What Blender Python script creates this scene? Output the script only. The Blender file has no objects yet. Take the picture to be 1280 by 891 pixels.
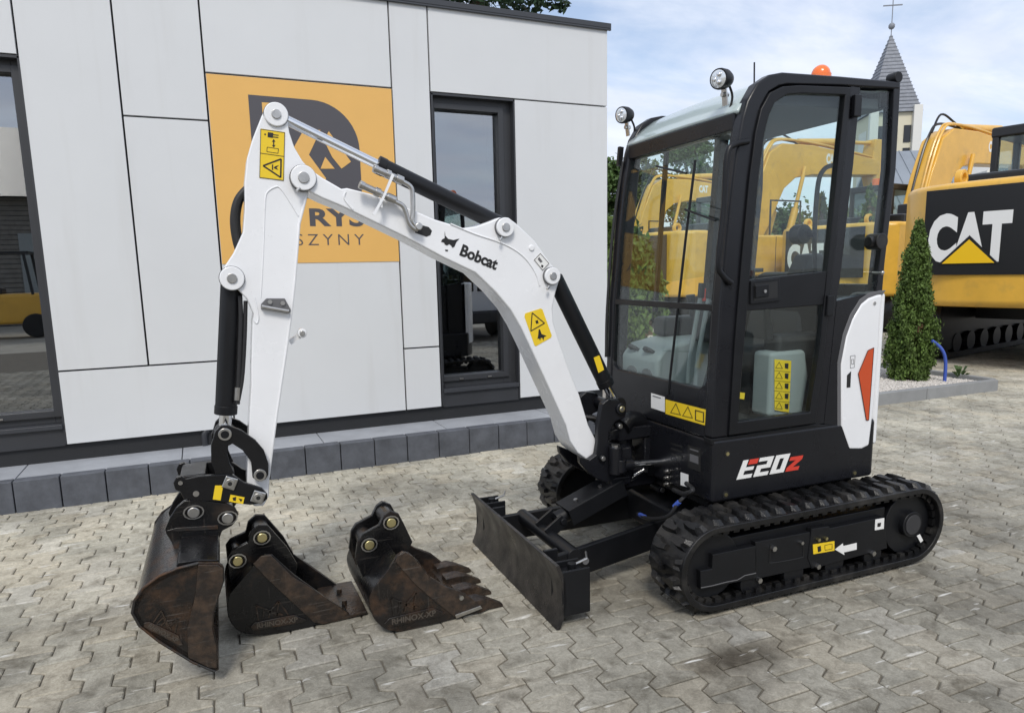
import bpy, bmesh, math, random
from mathutils import Vector, Matrix
random.seed(11)
R = math.radians
scene = bpy.context.scene
C = scene.collection

# ------------------------------------------------------------------ camera
CAM_H = 1.42
FPX, CX, CY = 880.0, 640.0, 479.0            # focal length and optical centre in photo pixels (1280 x 891, bottom cropped)
PITCH, ROLL, YAW = R(9.13), R(-1.25), R(23.65)
_d = Vector((math.sin(YAW)*math.cos(PITCH), math.cos(YAW)*math.cos(PITCH), -math.sin(PITCH)))
_r0 = Vector((math.cos(YAW), -math.sin(YAW), 0)); _u0 = _r0.cross(_d)
RT = _r0*math.cos(ROLL) + _u0*math.sin(ROLL)
UP = -_r0*math.sin(ROLL) + _u0*math.cos(ROLL)
CAMP = Vector((0, 0, CAM_H))
cd = bpy.data.cameras.new('camera'); cam = bpy.data.objects.new('camera', cd); C.objects.link(cam)
cd.sensor_fit = 'HORIZONTAL'; cd.sensor_width = 36; cd.lens = 36*FPX/1280
cd.shift_y = (CY-445.5)/1280
cd.clip_start = 0.05; cd.clip_end = 2000
cam.matrix_world = Matrix(((RT.x, UP.x, -_d.x, 0), (RT.y, UP.y, -_d.y, 0), (RT.z, UP.z, -_d.z, CAM_H), (0, 0, 0, 1)))
scene.camera = cam

# ------------------------------------------------------------------ sky and sun (bright thin overcast)
SUN_EL, SUN_AZ = R(48), R(205)               # azimuth measured from +Y towards +X: the sun stands behind the camera
w = bpy.data.worlds.new('World'); scene.world = w; w.use_nodes = True
nt = w.node_tree; nt.nodes.clear()
def wn(t, **k):
    n = nt.nodes.new(t)
    for a, b in k.items(): setattr(n, a, b)
    return n
out = wn('ShaderNodeOutputWorld'); bg1 = wn('ShaderNodeBackground'); bg2 = wn('ShaderNodeBackground'); mixs = wn('ShaderNodeMixShader')
sky = wn('ShaderNodeTexSky', sky_type='NISHITA'); sky.sun_disc = False; sky.sun_elevation = SUN_EL; sky.sun_rotation = SUN_AZ
sky.air_density = 1.0; sky.dust_density = 1.5; sky.ozone_density = 1.5
bg1.inputs['Strength'].default_value = 0.115
nt.links.new(sky.outputs[0], bg1.inputs['Color'])
tc = wn('ShaderNodeTexCoord'); sx = wn('ShaderNodeSeparateXYZ'); nt.links.new(tc.outputs['Generated'], sx.inputs[0])
zc = wn('ShaderNodeMath', operation='ABSOLUTE'); nt.links.new(sx.outputs['Z'], zc.inputs[0])
za = wn('ShaderNodeMath', operation='ADD'); nt.links.new(zc.outputs[0], za.inputs[0]); za.inputs[1].default_value = 0.22
dx = wn('ShaderNodeMath', operation='DIVIDE'); dy = wn('ShaderNodeMath', operation='DIVIDE')
nt.links.new(sx.outputs['X'], dx.inputs[0]); nt.links.new(za.outputs[0], dx.inputs[1])
nt.links.new(sx.outputs['Y'], dy.inputs[0]); nt.links.new(za.outputs[0], dy.inputs[1])
cx = wn('ShaderNodeCombineXYZ'); nt.links.new(dx.outputs[0], cx.inputs[0]); nt.links.new(dy.outputs[0], cx.inputs[1])
mp = wn('ShaderNodeMapping'); mp.inputs['Rotation'].default_value = (0, 0, R(25)); mp.inputs['Scale'].default_value = (1.0, 1.9, 1); mp.inputs['Location'].default_value = (0.35, 1.7, 0)
nt.links.new(cx.outputs[0], mp.inputs[0])
n1 = wn('ShaderNodeTexNoise'); n1.inputs['Scale'].default_value = 1.15; n1.inputs['Detail'].default_value = 9; n1.inputs['Roughness'].default_value = 0.58; n1.inputs['Distortion'].default_value = 0.35
nt.links.new(mp.outputs[0], n1.inputs['Vector'])
rp = wn('ShaderNodeValToRGB'); rp.color_ramp.elements[0].position = 0.32; rp.color_ramp.elements[0].color = (0.30, 0.30, 0.30, 1)
rp.color_ramp.elements[1].position = 0.54; rp.color_ramp.elements[1].color = (0.97, 0.97, 0.97, 1)
nt.links.new(n1.outputs['Fac'], rp.inputs[0])
n2 = wn('ShaderNodeTexNoise'); n2.inputs['Scale'].default_value = 2.1; n2.inputs['Detail'].default_value = 6
nt.links.new(mp.outputs[0], n2.inputs['Vector'])
rc = wn('ShaderNodeValToRGB'); rc.color_ramp.elements[0].position = 0.3; rc.color_ramp.elements[0].color = (0.60, 0.67, 0.83, 1)
rc.color_ramp.elements[1].position = 0.7; rc.color_ramp.elements[1].color = (0.83, 0.87, 0.95, 1)
nt.links.new(n2.outputs['Fac'], rc.inputs[0]); nt.links.new(rc.outputs[0], bg2.inputs['Color']); bg2.inputs['Strength'].default_value = 0.82
nt.links.new(rp.outputs[0], mixs.inputs[0]); nt.links.new(bg1.outputs[0], mixs.inputs[1]); nt.links.new(bg2.outputs[0], mixs.inputs[2])
nt.links.new(mixs.outputs[0], out.inputs['Surface'])
sd = bpy.data.lights.new('sun', 'SUN'); so = bpy.data.objects.new('sun', sd); C.objects.link(so)
sd.energy = 1.5; sd.angle = R(15); sd.color = (1.0, 0.95, 0.87)
sv = Vector((math.sin(SUN_AZ)*math.cos(SUN_EL), math.cos(SUN_AZ)*math.cos(SUN_EL), math.sin(SUN_EL)))
so.rotation_euler = sv.to_track_quat('Z', 'Y').to_euler(); so.location = sv*60
scene.view_settings.view_transform = 'Standard'; scene.view_settings.look = 'None'
scene.view_settings.gamma = 1.0; scene.view_settings.exposure = 0.56; scene.view_settings.use_curve_mapping = False
scene.render.engine = 'CYCLES'
scene.cycles.transparent_max_bounces = 24; scene.cycles.max_bounces = 10; scene.cycles.glossy_bounces = 6

# ------------------------------------------------------------------ helpers
class Fr:
    """A local frame; turns a photo pixel plus a known plane into a point of that frame."""
    def __init__(s, O=(0, 0, 0), yaw=0.0):
        s.O = Vector(O); s.yaw = yaw
        s.M = Matrix.Translation(s.O) @ Matrix.Rotation(yaw, 4, 'Z'); s.I = s.M.inverted()
        s.c = s.I @ CAMP
    def P(s, x, y, p, n):
        v = RT*((x-CX)/FPX) - UP*((y-CY)/FPX) + _d
        v = s.I.to_3x3() @ v; n = Vector(n)
        return s.c + v*((Vector(p)-s.c).dot(n)/v.dot(n))
    def X(s, x, y, k): return s.P(x, y, (k, 0, 0), (1, 0, 0))
    def Y(s, x, y, k): return s.P(x, y, (0, k, 0), (0, 1, 0))
    def Z(s, x, y, k): return s.P(x, y, (0, 0, k), (0, 0, 1))
    def Ys(s, pts, k): return [s.Y(a, b, k) for a, b in pts]
W = Fr()

MATS = {}
def mat(name, col, rough=0.5, metal=0.0, var=0.0, vscale=6.0, bump=0.0, bscale=60.0, coat=0.0, col2=None, lo=0.45, hi=0.62, spec=0.5, rvar=0.0, emit=0.0, scratch=None, specks=None):
    m = bpy.data.materials.new(name); m.use_nodes = True; MATS[name] = m
    t = m.node_tree; b = t.nodes['Principled BSDF']
    c4 = (*col, 1)
    b.inputs['Base Color'].default_value = c4; b.inputs['Roughness'].default_value = rough; b.inputs['Metallic'].default_value = metal
    b.inputs['Coat Weight'].default_value = coat; b.inputs['Coat Roughness'].default_value = 0.08; b.inputs['Specular IOR Level'].default_value = spec
    if emit: b.inputs['Emission Color'].default_value = c4; b.inputs['Emission Strength'].default_value = emit
    geo = None
    if var or col2 or bump or rvar:
        geo = t.nodes.new('ShaderNodeNewGeometry')
    if var or col2:
        n = t.nodes.new('ShaderNodeTexNoise'); n.inputs['Scale'].default_value = vscale; n.inputs['Detail'].default_value = 8; n.inputs['Roughness'].default_value = 0.62
        t.links.new(geo.outputs['Position'], n.inputs['Vector'])
        r = t.nodes.new('ShaderNodeValToRGB')
        if col2:
            r.color_ramp.elements[0].position = lo; r.color_ramp.elements[1].position = hi
            r.color_ramp.elements[0].color = c4; r.color_ramp.elements[1].color = (*col2, 1)
        else:
            r.color_ramp.elements[0].position = 0.3; r.color_ramp.elements[1].position = 0.7
            r.color_ramp.elements[0].color = (*[max(0, k*(1-var)) for k in col], 1); r.color_ramp.elements[1].color = (*[min(1, k*(1+var)) for k in col], 1)
        t.links.new(n.outputs['Fac'], r.inputs[0]); t.links.new(r.outputs[0], b.inputs['Base Color'])
    if scratch or specks:
        if geo is None: geo = t.nodes.new('ShaderNodeNewGeometry')
        def over(sc, lo_, hi_, colr, stretch=None, fac=1.0):
            n = t.nodes.new('ShaderNodeTexNoise'); n.inputs['Scale'].default_value = sc; n.inputs['Detail'].default_value = 5
            if stretch:
                q = t.nodes.new('ShaderNodeMapping'); q.inputs['Rotation'].default_value = stretch[0]; q.inputs['Scale'].default_value = stretch[1]; t.links.new(geo.outputs['Position'], q.inputs['Vector']); t.links.new(q.outputs[0], n.inputs['Vector'])
            else: t.links.new(geo.outputs['Position'], n.inputs['Vector'])
            q = t.nodes.new('ShaderNodeMapRange'); q.inputs['From Min'].default_value = lo_; q.inputs['From Max'].default_value = hi_; q.inputs['To Max'].default_value = fac; t.links.new(n.outputs['Fac'], q.inputs['Value'])
            x = t.nodes.new('ShaderNodeMix'); x.data_type = 'RGBA'; t.links.new(q.outputs[0], x.inputs[0]); x.inputs[7].default_value = (*colr, 1)
            src = b.inputs['Base Color'].links[0].from_socket if b.inputs['Base Color'].links else None
            if src: t.links.new(src, x.inputs[6])
            else: x.inputs[6].default_value = c4
            t.links.new(x.outputs[2], b.inputs['Base Color'])
        if scratch:
            over(1.0, 0.62, 0.70, scratch, ((0.3, 0.5, 0.2), (7, 60, 130)), 0.45); over(1.0, 0.66, 0.72, scratch, ((1.1, -0.4, 0.9), (110, 60, 6)), 0.35)
        if specks: over(*specks)
    if rvar:
        n = t.nodes.new('ShaderNodeTexNoise'); n.inputs['Scale'].default_value = 9; n.inputs['Detail'].default_value = 7
        t.links.new(geo.outputs['Position'], n.inputs['Vector'])
        q = t.nodes.new('ShaderNodeMapRange'); q.inputs['From Min'].default_value = 0.3; q.inputs['From Max'].default_value = 0.7
        q.inputs['To Min'].default_value = max(0.02, rough-rvar); q.inputs['To Max'].default_value = min(1, rough+rvar)
        t.links.new(n.outputs['Fac'], q.inputs['Value']); t.links.new(q.outputs[0], b.inputs['Roughness'])
    if bump:
        n = t.nodes.new('ShaderNodeTexNoise'); n.inputs['Scale'].default_value = bscale; n.inputs['Detail'].default_value = 5
        t.links.new(geo.outputs['Position'], n.inputs['Vector'])
        bp = t.nodes.new('ShaderNodeBump'); bp.inputs['Strength'].default_value = bump; bp.inputs['Distance'].default_value = 0.004
        t.links.new(n.outputs['Fac'], bp.inputs['Height']); t.links.new(bp.outputs[0], b.inputs['Normal'])
    return m
def glass(name, tint, f0):
    """clear pane: tinted see-through plus mirror reflection after Schlick (same from both sides)"""
    m = bpy.data.materials.new(name); m.use_nodes = True; MATS[name] = m
    t = m.node_tree; t.nodes.clear()
    o = t.nodes.new('ShaderNodeOutputMaterial'); mx = t.nodes.new('ShaderNodeMixShader'); tr = t.nodes.new('ShaderNodeBsdfTransparent'); g = t.nodes.new('ShaderNodeBsdfGlossy'); lw = t.nodes.new('ShaderNodeLayerWeight')
    lw.inputs['Blend'].default_value = 0.5
    pw = t.nodes.new('ShaderNodeMath'); pw.operation = 'POWER'; pw.inputs[1].default_value = 5.0; t.links.new(lw.outputs['Facing'], pw.inputs[0])
    ma = t.nodes.new('ShaderNodeMath'); ma.operation = 'MULTIPLY_ADD'; ma.inputs[1].default_value = 1-f0; ma.inputs[2].default_value = f0; t.links.new(pw.outputs[0], ma.inputs[0])
    tr.inputs[0].default_value = (*tint, 1); g.inputs['Roughness'].default_value = 0.0; g.inputs['Color'].default_value = (0.96, 0.98, 1, 1)
    t.links.new(ma.outputs[0], mx.inputs[0]); t.links.new(tr.outputs[0], mx.inputs[1]); t.links.new(g.outputs[0], mx.inputs[2]); t.links.new(mx.outputs[0], o.inputs[0])
    return m

class MB:
    def __init__(s): s.v = []; s.f = []
    def add(s, v, f):
        o = len(s.v); s.v += [Vector(p) for p in v]; s.f += [[i+o for i in q] for q in f]; return s
    def box(s, x0, x1, y0, y1, z0, z1):
        return s.add([(x0,y0,z0),(x1,y0,z0),(x1,y1,z0),(x0,y1,z0),(x0,y0,z1),(x1,y0,z1),(x1,y1,z1),(x0,y1,z1)],
                     [(0,3,2,1),(4,5,6,7),(0,1,5,4),(1,2,6,5),(2,3,7,6),(3,0,4,7)])
    def bar(s, p0, p1, wy, wz, up=(0, 0, 1)):
        """box along p0-p1, wy wide sideways, wz thick along up"""
        p0 = Vector(p0); p1 = Vector(p1); d = (p1-p0).normalized(); u = Vector(up); sd_ = d.cross(u)
        if sd_.length < 1e-5: sd_ = d.cross(Vector((0, 1, 0)))
        sd_.normalize(); u = sd_.cross(d).normalized(); a = sd_*wy/2; b = u*wz/2
        return s.add([p0-a-b, p0+a-b, p0+a+b, p0-a+b, p1-a-b, p1+a-b, p1+a+b, p1-a+b], [(0,1,2,3),(7,6,5,4),(0,4,5,1),(1,5,6,2),(2,6,7,3),(3,7,4,0)])
    def prism(s, pts, vec):
        pts = [Vector(p) for p in pts]; vec = Vector(vec); n = len(pts)
        return s.add(pts+[p+vec for p in pts], [list(range(n))[::-1], list(range(n, 2*n))]+[(i, (i+1) % n, n+(i+1) % n, n+i) for i in range(n)])
    def ring(s, outer, inner, vec, closed=True):
        n = len(outer); vec = Vector(vec); o = [Vector(p) for p in outer]; i_ = [Vector(p) for p in inner]
        v = o+i_+[p+vec for p in o]+[p+vec for p in i_]; f = []
        for k in range(n if closed else n-1):
            j = (k+1) % n
            f += [(k, j, n+j, n+k), (2*n+k, 3*n+k, 3*n+j, 2*n+j), (k, 2*n+k, 2*n+j, j), (n+k, n+j, 3*n+j, 3*n+k)]
        if not closed: f += [(0, n, 3*n, 2*n), (n-1, 3*n-1, 4*n-1, 2*n-1)]
        return s.add(v, f)
    def tube(s, path, r, n=12, cap=True):
        path = [Vector(p) for p in path]; m = len(path); rr = r if isinstance(r, (list, tuple)) else [r]*m
        ds = []
        for i in range(m):
            a = path[min(i+1, m-1)]-path[max(i-1, 0)]; ds.append(a.normalized())
        ref = Vector((0, 0, 1)) if abs(ds[0].z) < 0.9 else Vector((1, 0, 0))
        u = ds[0].cross(ref).normalized(); v = []
        for i in range(m):
            u = (u-ds[i]*u.dot(ds[i])).normalized(); b = ds[i].cross(u)
            v += [path[i]+(u*math.cos(2*math.pi*k/n)+b*math.sin(2*math.pi*k/n))*rr[i] for k in range(n)]
        f = []
        for i in range(m-1):
            for k in range(n):
                j = (k+1) % n; f.append((i*n+k, i*n+j, i*n+n+j, i*n+n+k))
        if cap: f += [list(range(n))[::-1], list(range((m-1)*n, m*n))]
        return s.add(v, f)
    def cyl(s, p0, p1, r, r1=None, n=20): return s.tube([p0, p1], [r, r if r1 is None else r1], n)
    def ball(s, c, r, n=14, half=False, sz=1.0):
        c = Vector(c); rows = n//2; v = []; f = []
        lo = 0 if half else -math.pi/2
        for i in range(rows+1):
            a = lo+(math.pi/2-lo)*i/rows
            v += [c+Vector((math.cos(a)*math.cos(2*math.pi*k/n)*r, math.cos(a)*math.sin(2*math.pi*k/n)*r, math.sin(a)*r*sz)) for k in range(n)]
        for i in range(rows):
            for k in range(n): j = (k+1) % n; f.append((i*n+k, i*n+j, i*n+n+j, i*n+n+k))
        f.append(list(range(n))[::-1])
        return s.add(v, f)
    def mesh(s, name, org=(0, 0, 0), smooth=True, recalc=True):
        o = Vector(org); me = bpy.data.meshes.new(name); me.from_pydata([p-o for p in s.v], [], s.f)
        if recalc:
            b = bmesh.new(); b.from_mesh(me); bmesh.ops.remove_doubles(b, verts=b.verts, dist=1e-6); bmesh.ops.recalc_face_normals(b, faces=b.faces); b.to_mesh(me); b.free()
        if smooth:
            me.shade_smooth(); me.set_sharp_from_angle(angle=R(38))
        return me
    def build(s, name, m, parent=None, bevel=0.0, org=None, smooth=True, recalc=True, seg=2):
        if org is None: org = ORG.get(parent, Vector()) if parent is not None else Vector()
        me = s.mesh(name, org, smooth, recalc); me.materials.append(MATS[m])
        o = bpy.data.objects.new(name, me); C.objects.link(o)
        if parent is not None: o.parent = parent; ORG[o] = Vector(org)
        else: o.location = org; ORG[o] = Vector(org)
        if bevel:
            b = o.modifiers.new('bevel', 'BEVEL'); b.width = bevel; b.segments = seg; b.limit_method = 'ANGLE'; b.angle_limit = R(40); b.harden_normals = True
        return o
ORG = {}
def tag(o, label=None, cat=None, group=None, kind=None):
    if label: o['label'] = label
    if cat: o['category'] = cat
    if group: o['group'] = group
    if kind: o['kind'] = kind
    return o
def thing(name, label, cat, loc=(0, 0, 0), yaw=0.0, group=None, local=False):
    o = bpy.data.objects.new(name, None); C.objects.link(o); o.location = loc; o.rotation_euler = (0, 0, yaw); o.empty_display_size = 0.2
    ORG[o] = Vector((0, 0, 0)) if local else Vector(loc)
    return tag(o, label, cat, group)
def copy_tree(o, parent=None):
    c = o.copy(); C.objects.link(c); c.parent = parent
    for ch in [k for k in o.children]: copy_tree(ch, c)
    return c
def text(name, s, m, org, xd, yd, cap, parent, bold=0.0, shear=0.0, xs=1.0, gap=1.0, depth=0.0015, width=None):
    """lettering as a thin mesh: org = lower left corner, cap = capital height"""
    cu = bpy.data.curves.new(name, 'FONT'); cu.body = s; cu.size = 1.0; cu.offset = bold; cu.shear = shear; cu.space_character = gap; cu.extrude = 0.01; cu.resolution_u = 4
    ob = bpy.data.objects.new(name, cu); C.objects.link(ob)
    dg = bpy.context.evaluated_depsgraph_get(); me = bpy.data.meshes.new_from_object(ob.evaluated_get(dg))
    bpy.data.objects.remove(ob); bpy.data.curves.remove(cu)
    xsn = [v.co.x for v in me.vertices]; ysn = [v.co.y for v in me.vertices]
    x0, x1, y0, y1 = min(xsn), max(xsn), min(ysn), max(ysn)
    sy = cap/(y1-y0); sxx = (width/(x1-x0)) if width else sy*xs
    xd = Vector(xd).normalized(); yd = Vector(yd).normalized(); nd = xd.cross(yd); org = Vector(org)-ORG.get(parent, Vector())
    for v in me.vertices:
        v.co = org+xd*((v.co.x-x0)*sxx)+yd*((v.co.y-y0)*sy)+nd*(v.co.z*depth*100*0.5)
    me.materials.clear(); me.materials.append(MATS[m])
    o = bpy.data.objects.new(name, me); C.objects.link(o); o.parent = parent; ORG[o] = ORG.get(parent, Vector())
    return o
def smoothpath(pts, n=6):
    """Catmull-Rom through the points"""
    P = [Vector(p) for p in pts]; P = [P[0]*2-P[1]]+P+[P[-1]*2-P[-2]]; o = []
    for i in range(1, len(P)-2):
        for k in range(n):
            t = k/n; a, b, c, d = P[i-1:i+3]
            o.append(0.5*((2*b)+(c-a)*t+(2*a-5*b+4*c-d)*t*t+(3*b-a-3*c+d)*t**3))
    o.append(P[-2]); return o

# ------------------------------------------------------------------ materials
mat('panel_white', (0.635, 0.65, 0.66), 0.36, var=0.03, vscale=0.9, specks=(1.0, 0.58, 0.75, (0.53, 0.53, 0.52), ((0, 0, 0), (9, 9, 0.7)), 0.25), spec=0.35)
mat('dark_joint', (0.015, 0.016, 0.018), 0.6)
mat('anthracite', (0.035, 0.037, 0.042), 0.42, var=0.1, vscale=3)
mat('coping', (0.04, 0.043, 0.05), 0.4)
mat('sign_orange', (0.74, 0.43, 0.12), 0.38, var=0.03, vscale=2)
mat('sign_grey', (0.075, 0.072, 0.082), 0.45)
mat('kerb_dark', (0.085, 0.092, 0.108), 0.72, var=0.28, vscale=9, bump=0.35, bscale=120)
mat('slab_grey', (0.31, 0.325, 0.35), 0.7, var=0.14, vscale=4, bump=0.25, bscale=140)
mat('interior', (0.10, 0.10, 0.11), 0.8)
mat('white_paint', (0.80, 0.81, 0.825), 0.24, var=0.03, vscale=5, specks=(160, 0.70, 0.76, (0.35, 0.33, 0.30), None, 0.55), coat=0.35, rvar=0.06)
mat('black_paint', (0.006, 0.006, 0.007), 0.30, spec=0.38, var=0.2, vscale=8, rvar=0.1, bump=0.05, bscale=300)
mat('black_satin', (0.006, 0.0065, 0.008), 0.42, spec=0.34, var=0.15, vscale=10, rvar=0.08)
mat('charcoal', (0.0085, 0.009, 0.0115), 0.30, spec=0.36, var=0.08, vscale=8, rvar=0.06)
mat('rubber', (0.007, 0.007, 0.0075), 0.38, spec=0.40, specks=(9, 0.50, 0.72, (0.060, 0.055, 0.048), None, 0.55), var=0.35, vscale=22, bump=0.35, bscale=200, rvar=0.12)
mat('rubber_hose', (0.014, 0.014, 0.015), 0.5)
mat('chrome', (0.78, 0.79, 0.8), 0.12, 1.0)
mat('steel', (0.52, 0.51, 0.49), 0.32, 1.0, var=0.15, vscale=30)
mat('zinc_yellow', (0.66, 0.58, 0.30), 0.3, 1.0)
mat('decal_yellow', (0.80, 0.56, 0.02), 0.4)
mat('decal_white', (0.78, 0.78, 0.76), 0.45)
mat('decal_black', (0.012, 0.012, 0.012), 0.5)
mat('decal_red', (0.62, 0.05, 0.03), 0.4)
mat('reflector', (0.55, 0.07, 0.015), 0.25, coat=0.5)
mat('beacon_orange', (0.85, 0.17, 0.02), 0.25, coat=0.5)
mat('seal_grey', (0.12, 0.12, 0.125), 0.5)
mat('roof_panel', (0.42, 0.50, 0.50), 0.22, coat=0.5)
mat('headliner', (0.12, 0.125, 0.13), 0.85)
mat('trim_grey', (0.27, 0.30, 0.30), 0.6)
mat('trim_dark', (0.03, 0.03, 0.032), 0.6)
mat('lens_white', (0.75, 0.78, 0.8), 0.12, 0.6)
mat('bucket_black', (0.005, 0.005, 0.0055), 0.28, col2=(0.022, 0.014, 0.009), lo=0.55, hi=0.72, vscale=9, spec=0.45, rvar=0.14, bump=0.25, bscale=90, scratch=(0.05, 0.045, 0.04))
mat('bucket_worn', (0.010, 0.008, 0.007), 0.32, col2=(0.050, 0.028, 0.016), lo=0.46, hi=0.70, vscale=16, rvar=0.15, bump=0.5, bscale=70, scratch=(0.11, 0.10, 0.09))
mat('bucket_rust', (0.020, 0.015, 0.012), 0.34, col2=(0.066, 0.042, 0.027), lo=0.42, hi=0.72, vscale=24, rvar=0.12, bump=0.6, bscale=80, scratch=(0.11, 0.10, 0.09))
mat('plate_letters', (0.11, 0.095, 0.08), 0.35, 0.5)
mat('bucket_polished', (0.05, 0.048, 0.046), 0.26, 0.6, col2=(0.10, 0.055, 0.032), lo=0.47, hi=0.62, vscale=13, bump=0.3, bscale=70, scratch=(0.11, 0.10, 0.09))
mat('blade_steel', (0.020, 0.019, 0.019), 0.38, 0.35, col2=(0.060, 0.054, 0.050), lo=0.35, hi=0.65, vscale=14, rvar=0.15, bump=0.25, bscale=120, scratch=(0.11, 0.10, 0.09))
mat('cat_yellow', (0.72, 0.41, 0.055), 0.36, var=0.08, vscale=3, coat=0.2, specks=(5, 0.56, 0.74, (0.40, 0.26, 0.07), None, 0.4))
mat('cat_black', (0.013, 0.013, 0.014), 0.35)
mat('cat_triangle', (0.85, 0.52, 0.01), 0.4)
mat('kerb_grey', (0.24, 0.245, 0.245), 0.8, var=0.12, vscale=5, bump=0.3, bscale=100)
mat('gravel', (0.50, 0.47, 0.43), 0.8, var=0.5, vscale=40)
mat('blue_pipe', (0.05, 0.10, 0.42), 0.4)
mat('thuja', (0.085, 0.135, 0.030), 0.6, var=0.75, vscale=17)
mat('thuja_brown', (0.14, 0.085, 0.04), 0.8, var=0.3)
mat('leaf', (0.060, 0.105, 0.030), 0.6, var=0.5, vscale=1.2)
mat('leaf_warm', (0.105, 0.125, 0.030), 0.6, var=0.5, vscale=1.2)
mat('spruce', (0.022, 0.046, 0.022), 0.7, var=0.4, vscale=3)
mat('bark', (0.09, 0.065, 0.045), 0.9, var=0.3, vscale=12)
mat('cream_wall', (0.60, 0.56, 0.43), 0.8, var=0.05, vscale=0.6)
mat('church_white', (0.66, 0.65, 0.61), 0.7)
mat('slate', (0.20, 0.215, 0.245), 0.6, var=0.2, vscale=4)
mat('metal_roof', (0.30, 0.33, 0.36), 0.4, 0.5, var=0.12, vscale=0.6)
mat('brick_wall', (0.20, 0.19, 0.17), 0.85, var=0.2, vscale=4)
mat('van_white', (0.62, 0.64, 0.67), 0.3, coat=0.4)
mat('tail_red', (0.45, 0.02, 0.02), 0.25)
mat('window_dark', (0.02, 0.022, 0.025), 0.08)
glass('cab_glass', (0.945, 0.985, 0.975), 0.035)
glass('cab_glass_rear', (0.91, 0.955, 0.945), 0.035)
glass('building_glass', (0.50, 0.53, 0.55), 0.30)
for m in ('thuja', 'leaf', 'leaf_warm', 'spruce'):
    b = MATS[m].node_tree.nodes['Principled BSDF']; b.inputs['Subsurface Weight'].default_value = 0.0; b.inputs['Transmission Weight'].default_value = 0.0; b.inputs['Specular IOR Level'].default_value = 0.25

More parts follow.
